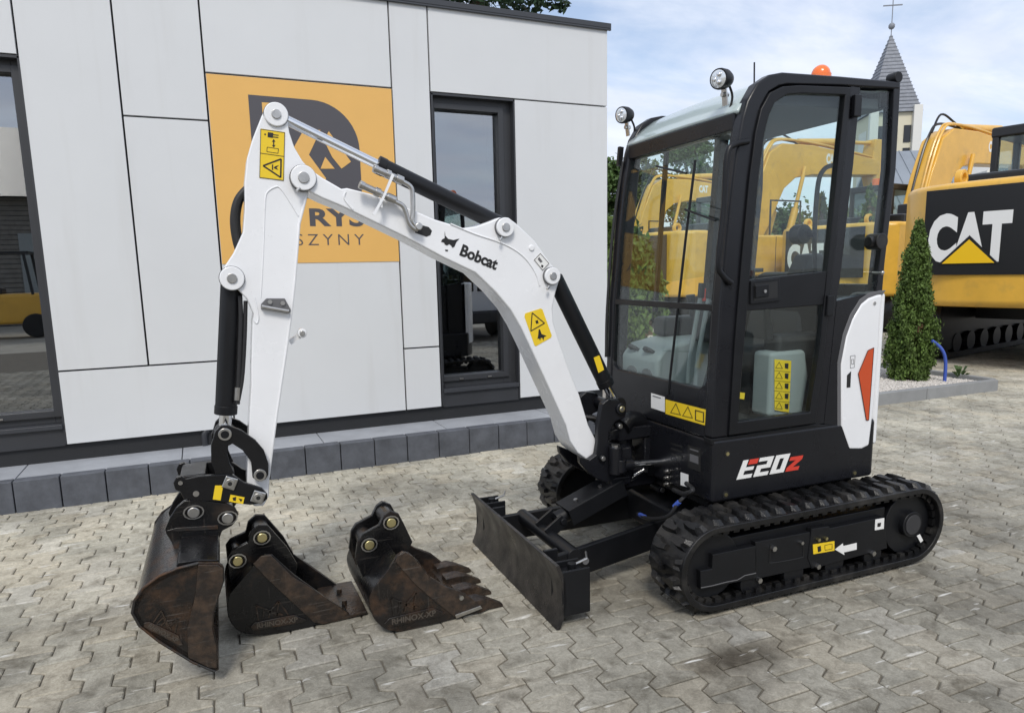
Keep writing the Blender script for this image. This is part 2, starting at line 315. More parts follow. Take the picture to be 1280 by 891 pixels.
def paving_material():
    m = bpy.data.materials.new('paving'); m.use_nodes = True; MATS['paving'] = m
    t = m.node_tree; b = t.nodes['Principled BSDF']; L = t.links.new
    N = lambda k: t.nodes.new(k)
    geo = N('ShaderNodeNewGeometry'); at = N('ShaderNodeAttribute'); at.attribute_name = 'rnd'; oi = N('ShaderNodeObjectInfo')
    ad = N('ShaderNodeMath'); ad.operation = 'ADD'; L(at.outputs['Fac'], ad.inputs[0]); L(oi.outputs['Random'], ad.inputs[1])
    fr = N('ShaderNodeMath'); fr.operation = 'FRACT'; L(ad.outputs[0], fr.inputs[0])
    r = N('ShaderNodeValToRGB'); e = r.color_ramp.elements
    e[0].position = 0.0; e[0].color = (0.51, 0.485, 0.40, 1); e[1].position = 1.0; e[1].color = (0.66, 0.635, 0.55, 1)
    k = e.new(0.5); k.color = (0.585, 0.555, 0.46, 1); k = e.new(0.8); k.color = (0.60, 0.55, 0.435, 1)
    L(fr.outputs[0], r.inputs[0])
    def noise(sc, det=8, ro=0.6, dist=0.0):
        n = N('ShaderNodeTexNoise'); n.inputs['Scale'].default_value = sc; n.inputs['Detail'].default_value = det; n.inputs['Roughness'].default_value = ro; n.inputs['Distortion'].default_value = dist
        L(geo.outputs['Position'], n.inputs['Vector']); return n
    def bnoise(*a):
        n = noise(*a); n.noise_dimensions = '4D'; L(fr4.outputs[0], n.inputs['W']); return n
    fr4 = N('ShaderNodeMath'); fr4.operation = 'MULTIPLY'; L(fr.outputs[0], fr4.inputs[0]); fr4.inputs[1].default_value = 1.1
    def ramp(n, a, ca, c, cb):
        q = N('ShaderNodeValToRGB'); q.color_ramp.elements[0].position = a; q.color_ramp.elements[0].color = (*ca, 1); q.color_ramp.elements[1].position = c; q.color_ramp.elements[1].color = (*cb, 1)
        L(n.outputs['Fac'], q.inputs[0]); return q
    def mul(a, bb, f=1.0):
        x = N('ShaderNodeMix'); x.data_type = 'RGBA'; x.blend_type = 'MULTIPLY'; x.inputs[0].default_value = f; L(a, x.inputs[6]); L(bb, x.inputs[7]); return x.outputs[2]
    sy_ = N('ShaderNodeSeparateXYZ'); L(geo.outputs['Position'], sy_.inputs[0])
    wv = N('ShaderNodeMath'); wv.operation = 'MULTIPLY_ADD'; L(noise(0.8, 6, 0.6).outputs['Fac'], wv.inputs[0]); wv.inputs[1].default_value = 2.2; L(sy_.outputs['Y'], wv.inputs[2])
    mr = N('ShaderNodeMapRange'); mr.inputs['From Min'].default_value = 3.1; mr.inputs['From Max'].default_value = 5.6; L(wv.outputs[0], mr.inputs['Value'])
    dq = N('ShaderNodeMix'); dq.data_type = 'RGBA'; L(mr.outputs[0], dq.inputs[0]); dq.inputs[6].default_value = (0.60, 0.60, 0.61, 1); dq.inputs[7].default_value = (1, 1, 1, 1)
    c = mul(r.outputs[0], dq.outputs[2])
    c = mul(c, ramp(noise(1.4, 9, 0.65, 0.4), 0.36, (0.58, 0.58, 0.58), 0.58, (1.0, 1.0, 1.0)).outputs[0])      # dirt patches
    c = mul(c, ramp(bnoise(7.5, 8, 0.7, 0.8), 0.34, (0.48, 0.46, 0.43), 0.50, (1, 1, 1)).outputs[0], 0.85)
    c = mul(c, ramp(bnoise(22, 8, 0.75, 1.2), 0.36, (0.66, 0.65, 0.63), 0.62, (1.12, 1.12, 1.12)).outputs[0], 0.8)                   # smaller smudges
    c = mul(c, ramp(noise(120, 4, 0.7), 0.25, (0.72, 0.72, 0.72), 0.75, (1.18, 1.18, 1.18)).outputs[0], 0.8)                # sand grain
    # oily round spots
    vo = N('ShaderNodeTexVoronoi'); vo.inputs['Scale'].default_value = 3.1; L(geo.outputs['Position'], vo.inputs['Vector'])
    wb = N('ShaderNodeMath'); wb.operation = 'MULTIPLY_ADD'; L(noise(9, 5).outputs['Fac'], wb.inputs[0]); wb.inputs[1].default_value = 0.26; L(vo.outputs['Distance'], wb.inputs[2])
    q = N('ShaderNodeValToRGB'); q.color_ramp.elements[0].position = 0.165; q.color_ramp.elements[0].color = (0.50, 0.49, 0.47, 1); q.color_ramp.elements[1].position = 0.26; q.color_ramp.elements[1].color = (1, 1, 1, 1)
    L(wb.outputs[0], q.inputs[0]); c = mul(c, q.outputs[0], 0.9)
    # oil-darkened patch in front of the track and streaks, at fixed places on the ground
    sp = N('ShaderNodeVectorMath'); sp.operation = 'DISTANCE'
    mpn = N('ShaderNodeMapping'); mpn.inputs['Location'].default_value = (-1.70*1.5, -1.86*5.0, 0); mpn.inputs['Scale'].default_value = (1.5, 5.0, 1.0); L(geo.outputs['Position'], mpn.inputs['Vector'])
    L(mpn.outputs[0], sp.inputs[0]); sp.inputs[1].default_value = (0, 0, 0)
    w2 = N('ShaderNodeMath'); w2.operation = 'MULTIPLY_ADD'; L(noise(4.5, 8, 0.7).outputs['Fac'], w2.inputs[0]); w2.inputs[1].default_value = 0.75; L(sp.outputs['Value'], w2.inputs[2])
    q = N('ShaderNodeValToRGB'); q.color_ramp.elements[0].position = 0.46; q.color_ramp.elements[0].color = (0.34, 0.31, 0.28, 1); q.color_ramp.elements[1].position = 0.90; q.color_ramp.elements[1].color = (1, 1, 1, 1)
    L(w2.outputs[0], q.inputs[0]); c = mul(c, q.outputs[0], 0.95)
    # pale scuffs
    ms = N('ShaderNodeMapping'); ms.inputs['Rotation'].default_value = (0, 0, R(25)); ms.inputs['Scale'].default_value = (4, 22, 1); L(geo.outputs['Position'], ms.inputs['Vector'])
    ns = N('ShaderNodeTexNoise'); ns.inputs['Scale'].default_value = 1.6; ns.inputs['Detail'].default_value = 6; L(ms.outputs[0], ns.inputs['Vector'])
    qs = N('ShaderNodeValToRGB'); qs.color_ramp.elements[0].position = 0.64; qs.color_ramp.elements[0].color = (0, 0, 0, 1); qs.color_ramp.elements[1].position = 0.74; qs.color_ramp.elements[1].color = (1, 1, 1, 1)
    L(ns.outputs['Fac'], qs.inputs[0]); x = N('ShaderNodeMix'); x.data_type = 'RGBA'; L(qs.outputs[0], x.inputs[0]); L(c, x.inputs[6]); x.inputs[7].default_value = (0.62, 0.61, 0.57, 1)
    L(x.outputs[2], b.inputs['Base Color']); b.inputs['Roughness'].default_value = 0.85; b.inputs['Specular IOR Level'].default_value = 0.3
    bp = N('ShaderNodeBump'); bp.inputs['Strength'].default_value = 0.55; bp.inputs['Distance'].default_value = 0.004
    mx = N('ShaderNodeMath'); mx.operation = 'MULTIPLY_ADD'; L(noise(30, 6, 0.7).outputs['Fac'], mx.inputs[0]); mx.inputs[1].default_value = 1.3; L(noise(200, 3, 0.6).outputs['Fac'], mx.inputs[2])
    L(mx.outputs[0], bp.inputs['Height']); L(bp.outputs[0], b.inputs['Normal'])
paving_material()
mat('yard', (0.34, 0.32, 0.27), 0.9, var=0.15, vscale=1.5, bump=0.3)
mat('joint_sand', (0.13, 0.115, 0.09), 0.95, var=0.35, vscale=14, bump=0.4)

# ------------------------------------------------------------------ ground and paving
g = MB().box(-150, 150, -150, 150, -0.4, -0.016).build('ground', 'yard', None, smooth=False); tag(g, kind='structure')
paving = bpy.data.objects.new('paving', None); C.objects.link(paving); tag(paving, kind='structure'); ORG[paving] = Vector()
PL, PW, PAMP, GAP = 0.2165, 0.1434, 0.0245, 0.0027      # block pitch along and across, interlock depth, half joint
def paver_outline(g):
    """double-T block: wide ends, narrow waist; the outline is shrunk by g on every side"""
    pts = []
    for yy, t in ((-0.5, 1), (-0.31, 1), (-0.19, -1), (0.19, -1), (0.31, 1), (0.5, 1)): pts.append(Vector((PW/2+PAMP*t, yy*PL)))
    P_ = pts+[Vector((-p.x, p.y)) for p in reversed(pts)]; n = len(P_); o = []
    for k in range(n):
        a = (P_[k]-P_[k-1]).normalized(); b_ = (P_[(k+1) % n]-P_[k]).normalized(); na, nb = Vector((-a.y, a.x)), Vector((-b_.y, b_.x)); m = (na+nb)
        o.append(P_[k]+m*(g/max(0.5, m.dot(na))))
    return o
PO, PI = paver_outline(GAP), paver_outline(GAP+0.0045); NP = len(PO)
def paver(full=True):
    """closed outline, chamfered top edge, recessed joint"""
    v = [(p.x, p.y, 0.0) for p in PI]+[(p.x, p.y, -0.004) for p in PO]
    f = [list(range(NP))]+[(NP+i, NP+(i+1) % NP, (i+1) % NP, i) for i in range(NP)]
    if full:
        v += [(p.x, p.y, -0.012) for p in PO]; f += [(2*NP+i, 2*NP+(i+1) % NP, NP+(i+1) % NP, NP+i) for i in range(NP)]
    return v, f
rot = R(-0.9); cr, sr = math.cos(rot), math.sin(rot); X0, Y0 = 0.445, 4.66
TERR_Y = 5.08
spots = []
for i in range(-46, 120):
    for j in range(-46, 42):
        lx = i*PW; ly = (j+(0.5 if i % 2 else 0))*PL
        x, y = X0+lx*cr-ly*sr, Y0+lx*sr+ly*cr
        if y > TERR_Y+0.12 and x < 3.6: continue
        if 3.2 < x < 7.95 and y > 4.98: continue
        p = Vector((x, y, 0))-CAMP; d = p.dot(_d)
        if d < 0.6: vis = False
        else:
            u = CX+FPX*p.dot(RT)/d; vv = CY-FPX*p.dot(UP)/d; vis = -60 < u < 1340 and vv < 960
        near = abs(x) < 9 and -2 < y
        if not (vis or near): continue
        spots.append((d if vis else 1e6+d, x, y))
spots.sort()
pv, pf = paver(); pmesh = MB().add(pv, pf).mesh('paving_stone', smooth=False, recalc=False); pmesh.materials.append(MATS['paving'])
rest = MB(); rr = []
for k, (d, x, y) in enumerate(spots):
    dz = random.uniform(-0.0018, 0.0012); tx, ty = random.gauss(0, 0.006), random.gauss(0, 0.006); a = rot+random.gauss(0, 0.006)
    if k < 300:
        o = bpy.data.objects.new('paving_stone', pmesh); C.objects.link(o); o.parent = paving; o.location = (x, y, dz); o.rotation_euler = (tx, ty, a)
    else:
        v, f = paver(True); ca, sa = math.cos(a), math.sin(a)
        rest.add([(x+p[0]*ca-p[1]*sa, y+p[0]*sa+p[1]*ca, p[2]+dz-p[0]*ty+p[1]*tx) for p in v], f); rr += [random.random()]*len(f)
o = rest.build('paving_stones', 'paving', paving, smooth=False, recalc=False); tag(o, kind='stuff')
at = o.data.attributes.new('rnd', 'FLOAT', 'FACE'); at.data.foreach_set('value', rr)

o = MB().box(-6.6, 17, -5.6, 14.2, -0.03, -0.0085).build('joint_sand', 'joint_sand', None, smooth=False); tag(o, kind='structure')
# ------------------------------------------------------------------ terrace: dark kerb stones and grey slabs along the office
terrace = bpy.data.objects.new('terrace', None); C.objects.link(terrace); tag(terrace, kind='structure'); ORG[terrace] = Vector()
KT = 0.2
x = -3.9; k = 0
while x < 3.55:
    MB().box(x+0.003, x+0.247, TERR_Y+random.uniform(-0.003, 0.003), TERR_Y+0.085, -0.05, KT+random.uniform(-0.002, 0.002)).build('kerb_stone', 'kerb_dark', terrace, bevel=0.006); x += 0.25
x = -4.0
for j in range(8):
    MB().box(x+0.003, x+0.947, TERR_Y+0.089, 5.585, -0.05, KT-0.004+random.uniform(-0.001, 0.001)).build('slab', 'slab_grey', terrace, bevel=0.003); x += 0.95

# ------------------------------------------------------------------ office building
WY = 5.5; WX0, WX1 = -4.5, 3.37; TOP = 3.42
B = thing('office_building', 'flat-roofed office with white cladding panels and dark window frames', 'building', (0.5, 6.5, 0))
wl = MB()
wl.box(WX0, -2.3, WY+0.034, 5.85, 0, TOP-0.01); wl.box(-0.905, 1.778, WY+0.034, 5.85, 0, TOP-0.01); wl.box(2.487, WX1-0.034, WY+0.034, 5.85, 0, TOP-0.01)
for a, b_ in ((-2.3, -0.905), (1.778, 2.487)): wl.box(a, b_, WY+0.034, 5.85, 2.795, TOP-0.01); wl.box(a, b_, WY+0.034, 5.85, 0, 0.33)
wl.box(WX1-0.3, WX1-0.034, 5.85, 10.5, 0, TOP-0.01); wl.box(WX0, WX1-0.034, 10.5, 10.8, 0, TOP-0.01); wl.box(WX0, WX0+0.3, 5.85, 10.5, 0, TOP-0.01)
wl.build('wall', 'dark_joint', B)
MB().box(WX0, WX1-0.05, 5.55, 5.8, 0.0, 0.33).build('plinth', 'anthracite', B)
MB().box(WX0, WX1-0.05, 5.86, 10.5, TOP-0.06, TOP-0.02).build('roof', 'anthracite', B)
MB().box(WX0, WX1-0.3, 7.6, 7.7, 0.1, 3.3).build('partition', 'interior', B); MB().box(WX0, WX1-0.3, 5.86, 7.6, 0.28, 0.32).build('inside_floor', 'interior', B)
JG = 0.006
def panel(x0, x1, z0, z1):
    MB().box(x0+JG, x1-JG, WY, WY+0.03, z0+JG, z1-JG).build('cladding_panel', 'panel_white', B, bevel=0.0015)
for q in ((-0.91, -0.364, 0.815, TOP), (-0.91, 0.162, 0.31, 0.815), (-0.364, 0.162, 0.815, 2.484), (-0.364, 0.162, 2.484, TOP), (0.162, 1.467, 2.80, TOP), (0.162, 1.467, 0.31, 2.80),
          (1.467, 1.77, 0.815, TOP), (1.467, 1.77, 0.31, 0.815), (1.77, WX1, 2.795, TOP), (2.482, WX1, 0.315, 2.795), (-2.3, -0.91, 2.81, TOP), (-2.85, -2.3, 0.31, TOP), (-4.5, -2.85, 0.31, TOP)): panel(*q)
MB().box(WX1-0.03, WX1, WY+0.034, 10.8, 0.315, TOP-0.006).build('cladding_panel', 'panel_white', B, bevel=0.0015)
MB().box(WX0, WX1+0.022, WY-0.022, 5.75, TOP+0.004, TOP+0.045).box(WX0, WX1+0.022, WY-0.022, WY-0.003, TOP-0.012, TOP+0.003).box(WX1-0.2, WX1+0.022, 5.752, 10.8, TOP+0.004, TOP+0.045).build('coping', 'coping', B, bevel=0.003)
def window(x0, x1, z0, z1, gx0, gx1, gz0, gz1, hardware=True):
    """opening x0..x1, z0..z1; pane gx.., gz.. set back in an anthracite frame"""
    fr_ = MB().box(x0, gx0, 5.575, 5.66, z0+0.14, z1).box(gx1, x1, 5.575, 5.66, z0+0.14, z1).box(gx0, gx1, 5.575, 5.66, gz1, z1).box(gx0, gx1, 5.575, 5.66, z0+0.14, gz0)
    fr_.box(gx1-0.002, gx1+0.045, 5.555, 5.576, gz0-0.045, gz1+0.045).box(gx0-0.03, gx0+0.002, 5.555, 5.576, gz0-0.045, gz1+0.045).box(gx0, gx1, 5.555, 5.576, gz1, gz1+0.045).box(gx0, gx1, 5.555, 5.576, gz0-0.045, gz0)
    wd = fr_.build('window', 'anthracite', B, bevel=0.003)
    rv = MB().box(x0-0.004, x0+0.012, WY+0.004, 5.57, z0, z1).box(x1-0.012, x1+0.004, WY+0.004, 5.57, z0, z1).box(x0, x1, WY+0.004, 5.57, z1-0.012, z1+0.004)
    rv.build('reveal', 'anthracite', wd)
    MB().box(gx0, gx1, 5.618, 5.626, gz0, gz1).build('pane', 'building_glass', wd, smooth=False)
    MB().box(x0+0.013, x1-0.013, WY-0.012, 5.572, z0+0.11, z0+0.14).build('sill', 'coping', wd, bevel=0.003)
    MB().box(x0+0.013, x1-0.013, WY+0.012, 5.55, z0-0.01, z0+0.108).build('apron', 'anthracite', wd)
    if hardware:
        for t in (0.28, 0.75): MB().box(gx0+(gx1-gx0)*t-0.016, gx0+(gx1-gx0)*t+0.016, 5.548, 5.556, gz0-0.035, gz0-0.025).build('drain_cap', 'steel', wd)
    return wd
window(1.778, 2.487, 0.315, 2.79, 1.815, 2.362, 0.555, 2.69)
window(-2.30, -0.905, 0.315, 2.805, -2.2, -0.965, 0.545, 2.715)
MB().tube(smoothpath([(-0.05, 5.53, 0.20), (-0.05, 5.52, 0.28), (-0.02, 5.53, 0.315), (0.03, 5.56, 0.31)]), 0.022, 10).build('pipe_stub', 'anthracite', B)

# ------------------------------------------------------------------ company sign on the cladding
S = thing('company_sign', 'orange square company sign with grey rounded emblem and lettering', 'sign', (0.815, WY, 1.5))
MB().box(0.170, 1.462, WY-0.004, WY-0.0005, 1.506, 2.792).build('sign_board', 'sign_orange', S)
def flat(name, pts, m, par, y): MB().prism([(a, y, b) for a, b in pts], (0, -0.002, 0)).build(name, m, par, smooth=False)
arc = [(0.863+0.333*math.sin(t), 2.337+0.333*math.cos(t)) for t in [R(k*7.5) for k in range(0, 13)]]
flat('emblem', [(0.432, 1.975), (0.432, 2.674)]+arc+[(1.196, 1.975)], 'sign_grey', S, WY-0.0045)
flat('emblem_cutout', [(0.80, 2.464), (0.916, 2.462), (0.822, 2.284), (0.935, 2.12), (0.905, 2.06), (0.84, 2.06), (0.66, 2.235)], 'sign_orange', S, WY-0.0070)
flat('emblem_cutout', [(0.975, 2.457), (1.126, 2.247), (1.053, 2.194), (0.989, 2.275), (0.937, 2.389)], 'sign_orange', S, WY-0.0070)
flat('emblem_cutout', [(0.938, 2.273), (1.002, 2.192), (0.899, 2.188)], 'sign_orange', S, WY-0.0070)
flat('emblem_cutout', [(0.520, 2.628), (0.575, 2.628), (0.520, 2.54)], 'sign_orange', S, WY-0.0070)
text('lettering', 'RYS', 'sign_grey', (0.797, WY-0.0045, 1.772), (1, 0, 0), (0, 0, 1), 0.132, S, bold=0.035, width=0.405)
text('lettering', 'MASZYNY', 'sign_grey', (0.452, WY-0.0045, 1.634), (1, 0, 0), (0, 0, 1), 0.082, S, bold=-0.008, gap=1.4, width=0.742)

# ------------------------------------------------------------------ planting bed with kerb, gravel
bed = bpy.data.objects.new('planting_bed', None); C.objects.link(bed); tag(bed, kind='structure'); ORG[bed] = Vector()
def kerbline(p, q):
    p, q = Vector(p), Vector(q); L = (q-p).length; n = max(1, round(L/1.0))
    for i in range(n):
        a = p.lerp(q, i/n); b_ = p.lerp(q, (i+1)/n); dd = (b_-a).normalized()*0.003
        MB().bar(a+dd+Vector((0, 0, 0.03)), b_-dd+Vector((0, 0, 0.03)), 0.08, 0.18).build('kerb_stone', 'kerb_grey', bed, bevel=0.006)
kerbline((3.5, 4.98, 0), (7.93, 4.86, 0)); kerbline((7.97, 4.90, 0), (8.10, 7.4, 0))
MB().prism([(3.45, 5.02, 0.0), (7.92, 4.9, 0.0), (8.06, 7.4, 0.0), (3.5, 11.5, 0.0)], (0, 0, 0.07)).build('gravel_base', 'gravel', bed, smooth=False)
gr = MB()
for k in range(9000):
    x, y = random.uniform(5.2, 7.92), 4.93+abs(random.gauss(0, 0.75))
    if y > 7: continue
    s = random.uniform(0.006, 0.017); z = 0.07+s*0.3; a = random.uniform(0, 6.28)
    v = [Vector((math.cos(a+t)*s*random.uniform(0.8, 1.2), math.sin(a+t)*s*random.uniform(0.7, 1.1), 0)) for t in (0, 1.57, 3.14, 4.71)]
    gr.add([Vector((x, y, z))+q for q in v]+[(x, y, z+s*0.7), (x, y, z-s*0.6)], [(0, 1, 4), (1, 2, 4), (2, 3, 4), (3, 0, 4), (1, 0, 5), (2, 1, 5), (3, 2, 5), (0, 3, 5)])
o = gr.build('gravel_stones', 'gravel', bed, smooth=False, recalc=False); tag(o, kind='stuff')
o = MB().tube(smoothpath([(7.62, 5.22, 0.05), (7.61, 5.22, 0.30), (7.56, 5.24, 0.44), (7.47, 5.3, 0.54)]), 0.018, 12).build('water_pipe', 'blue_pipe', None, org=(7.62, 5.22, 0.05)); tag(o, 'bent blue plastic pipe sticking up out of the gravel bed', 'pipe')

# ------------------------------------------------------------------ plants
def at_dir(px, py, dist):
    v = RT*((px-CX)/FPX)-UP*((py-CY)/FPX)+_d; v = v/math.hypot(v.x, v.y); return CAMP+v*dist
def leafmesh(pts, size, up=0.0, asp=1.6):
    m = MB()
    for p in pts:
        d = Vector((random.gauss(0, 1), random.gauss(0, 1), random.gauss(0, 1)+up)).normalized(); e = d.cross(Vector((random.gauss(0, 1), random.gauss(0, 1), random.gauss(0, 1)))).normalized()
        s = size*random.uniform(0.6, 1.4); n = d.cross(e)*s*0.25
        m.v += [p-e*s*0.5, p+d*s*asp*0.5+n, p+e*s*0.5, p-d*s*asp*0.5+n]; k = len(m.v); m.f.append([k-4, k-3, k-2, k-1])
    return m
def thuja(base, hgt, rad, n, size, label, mtl='thuja', group=None):
    base = Vector(base); t = thing('thuja_tree', label, 'tree', base, group=group)
    MB().tube([base, base+Vector((0, 0, hgt*0.5)), base+Vector((0.02, 0, hgt*0.9))], [0.035, 0.025, 0.006], 8).build('trunk', 'bark', t)
    tufts = []
    for k in range(max(60, n//80)):
        u = random.random()**1.25; z = 0.03+0.96*u; a = random.uniform(0, 6.283)
        r = rad*(min(1, (1.02-z)*1.45)**0.8)*(0.80 if z < 0.10 else 1)*(random.uniform(0.6, 1.12) if k % 11 else random.uniform(1.1, 1.38))
        tufts.append((Vector((math.cos(a)*r, math.sin(a)*r, z*hgt)), a))
    pts = []
    for k in range(n):
        c, a = random.choice(tufts); s = rad*0.14*(1.0 if c.z < hgt*0.85 else 0.6)
        q = c+Vector((random.gauss(0, s), random.gauss(0, s), random.gauss(0, s*1.9)))*0.75
        q.z = max(0.02, q.z); pts.append(base+q)
    leafmesh(pts, size, up=1.6, asp=2.2).build('crown', mtl, t, smooth=False, recalc=False)
    ins = []
    for k in range(n//10):
        z = random.random(); a = random.uniform(0, 6.283); r = rad*min(1, (1.02-z)*1.4)*0.6*math.sqrt(random.random()); ins.append(base+Vector((math.cos(a)*r, math.sin(a)*r, z*hgt*0.9)))
    leafmesh(ins, size*1.6, up=0.5).build('inner_twigs', 'thuja_brown', t, smooth=False, recalc=False)
    return t
tb = W.Z(1136, 474, 0.07)
thuja(tb, 1.78, 0.20, 46000, 0.017, 'cone-shaped thuja in the gravel bed beside the blue pipe')
thuja((4.55, 6.9, 0.07), 1.75, 0.42, 7000, 0.05, 'thuja in the bed behind the cab front window', group=None)
thuja((3.95, 7.1, 0.07), 2.5, 0.5, 8000, 0.055, 'taller thuja in the bed between office corner and cab')
thuja((3.72, 8.6, 0.07), 3.1, 0.55, 7000, 0.06, 'tall thuja hard against the office end wall')
q = at_dir(1027, 245, 22.5); thuja((q.x, q.y, 0), q.z, 0.42, 5000, 0.07, 'slim thuja showing behind the upper door window')
q = at_dir(1091, 232, 16.5); thuja((q.x, q.y, 0), q.z, 0.30, 5000, 0.06, 'slim thuja showing behind the rear quarter window')
wp = thing('weed', 'small green weed in the gravel by the bed corner', 'plant', W.Z(1199, 473, 0.07))
pl = MB(); bp_ = ORG[wp]
for k in range(9):
    a = k*2.3; e = bp_+Vector((math.cos(a)*0.07, math.sin(a)*0.07, random.uniform(0.05, 0.16))); pl.add([bp_, e+Vector((-math.sin(a)*0.025, math.cos(a)*0.025, 0)), e+Vector((math.cos(a)*0.04, math.sin(a)*0.04, 0.0)), e+Vector((math.sin(a)*0.025, -math.cos(a)*0.025, 0))], [(0, 1, 2, 3)])
pl.build('leaves', 'leaf', wp, smooth=False, recalc=False)

def broadleaf(base, hgt, rad, n, size, label, mtl, z0=0.25, group='trees beyond the yellow excavators'):
    base = Vector(base); t = thing('broadleaf_tree', label, 'tree', base, group=group)
    tr = MB().tube([base, base+Vector((0.1, 0, hgt*0.3)), base+Vector((0.05, 0.1, hgt*0.6)), base+Vector((0, 0, hgt*0.92))], [hgt*0.022, hgt*0.018, hgt*0.011, 0.02], 9)
    cl = []
    for k in range(46):
        z = random.uniform(z0, 1.0); a = random.uniform(0, 6.283); prof = math.sin(math.pi*min(1, (z-z0+0.10)/(1.12-z0)))**0.7
        r = rad*prof*math.sqrt(random.uniform(0.15, 1.0)); c = base+Vector((math.cos(a)*r, math.sin(a)*r, z*hgt)); cl.append((c, random.uniform(0.5, 1.1)))
        if k < 26: tr.tube([base+Vector((0.05, 0.05, max(0.15, z-0.22)*hgt)), base.lerp(c, 0.5)*1.0+Vector((0, 0, (c.z-base.z)*0.35)), c], [hgt*0.006, hgt*0.004, 0.01], 5)
    tr.build('trunk', 'bark', t)
    pts = []
    for k in range(n):
        c, s = random.choice(cl); s *= rad*0.24
        pts.append(c+Vector((random.gauss(0, s), random.gauss(0, s), random.gauss(0, s*0.8))))
    leafmesh(pts, size).build('crown', mtl, t, smooth=False, recalc=False)
    return t
def tree_at(px, py, dist, rad, label, mtl='leaf', n=9000, size=0.16, z0=0.22):
    p = at_dir(px, py, dist); broadleaf((p.x, p.y, 0), p.z, rad, n, size, label, mtl, z0)
tree_at(866, 160, 34, 1.15, 'tall green tree seen through the cab windscreen', n=7000, size=0.12, z0=0.42)
tree_at(806, 200, 36, 0.8, 'yellowish tree left of the tallest one behind the excavators', 'leaf_warm', n=4500, size=0.12, z0=0.4)
tree_at(757, 205, 38, 1.2, 'tree showing in the gap between office corner and cab', n=8000)
tree_at(905, 250, 38, 1.6, 'lower tree right of the tallest one behind the excavators', 'leaf_warm')
tree_at(985, 268, 42, 2.4, 'low tree behind the middle yellow excavator')
tree_at(1055, 272, 42, 2.2, 'low tree between yellow excavators and church', 'leaf_warm')
def spruce(base, hgt, rad, z0, label):
    base = Vector(base); t = thing('spruce_tree', label, 'tree', base)
    tr = MB().tube([base, base+Vector((0, 0, hgt))], [0.2, 0.02], 9); pts = []
    for k in range(80):
        z = z0+(hgt*0.97-z0)*(k/80)**1.1; a = k*2.4; L = rad*(1-(z-z0)/(hgt-z0))**0.8*random.uniform(0.7, 1.1)+0.1
        e = base+Vector((math.cos(a)*L, math.sin(a)*L, z-0.22*L)); s = base+Vector((0, 0, z)); tr.tube([s, s.lerp(e, 0.5)+Vector((0, 0, 0.05)), e], [0.03, 0.02, 0.006], 5)
        for j in range(170):
            u = random.random()**0.7; q = s.lerp(e, u); sp = 0.32*(1-u*0.75)
            pts.append(q+Vector((random.gauss(0, sp*0.6), random.gauss(0, sp*0.6), random.gauss(-0.05, 0.07))))
    tr.build('trunk', 'bark', t); leafmesh(pts, 0.07, asp=2.5).build('crown', 'spruce', t, smooth=False, recalc=False)
p = at_dir(598, 14, 14.5); spruce((p.x, p.y, 0), 13.0, 2.1, p.z+0.1, 'dark spruce standing behind the office roof')

# ------------------------------------------------------------------ church
cp = at_dir(1113, 60, 58); ang = math.atan2(cp.y, cp.x)-R(90)+R(20)
CHF = Matrix.Translation((cp.x, cp.y, 0)) @ Matrix.Rotation(ang, 4, 'Z')
ch = thing('church', 'cream church tower with slate spire, cross and grey metal roof', 'church', (cp.x, cp.y, 0), ang, local=True)
apex = at_dir(1113, 42, 58).z; eave = at_dir(1113, 146, 58).z; hw = 1.5
MB().box(-hw, hw, -hw, hw, 0, eave).build('tower', 'cream_wall', ch)
for sx_ in (-1, 1):
    MB().box(sx_*hw*0.93-0.28, sx_*hw*0.93+0.28, -hw-0.3, -hw+0.05, 0, eave+0.4).build('pilaster', 'church_white', ch, bevel=0.03)
    MB().box(sx_*hw-0.02, sx_*hw+0.25*sx_+0.02 if sx_ > 0 else sx_*hw+0.02, -hw*0.5, hw*0.5, 0, eave-1.0).build('buttress', 'church_white', ch)
for z in [eave*0.45, eave*0.6, eave*0.75, eave*0.88]:
    for k in (-1, 0, 1): wn_ = MB().box(k*0.85-0.22, k*0.85+0.22, -hw-0.06, -hw+0.02, z-0.6, z+0.5).build('louvre_window', 'window_dark', ch)
ee = hw*1.12
sp_ = MB(); sp_.add([(-ee, -ee, eave), (ee, -ee, eave), (ee, ee, eave), (-ee, ee, eave), (0, 0, apex)], [(0, 1, 4), (1, 2, 4), (2, 3, 4), (3, 0, 4), (3, 2, 1, 0)])
so_ = sp_.build('spire', 'slate', ch, smooth=False)
N_ = 22
for k in range(N_):
    a = k/N_; h0 = eave+(apex-eave)*a; e0 = ee*(1-a)*1.012+0.02; MB().box(-e0, e0, -e0, e0, h0, h0+0.05).build('slate_course', 'slate', so_, smooth=False)
crz = at_dir(1113, -6, 58).z
MB().cyl((0, 0, apex-0.2), (0, 0, crz), 0.032, n=8).bar((-0.62, 0, apex+(crz-apex)*0.72), (0.62, 0, apex+(crz-apex)*0.72), 0.07, 0.07).ball((0, 0, apex+0.45), 0.22, 10).build('cross', 'slate', ch)
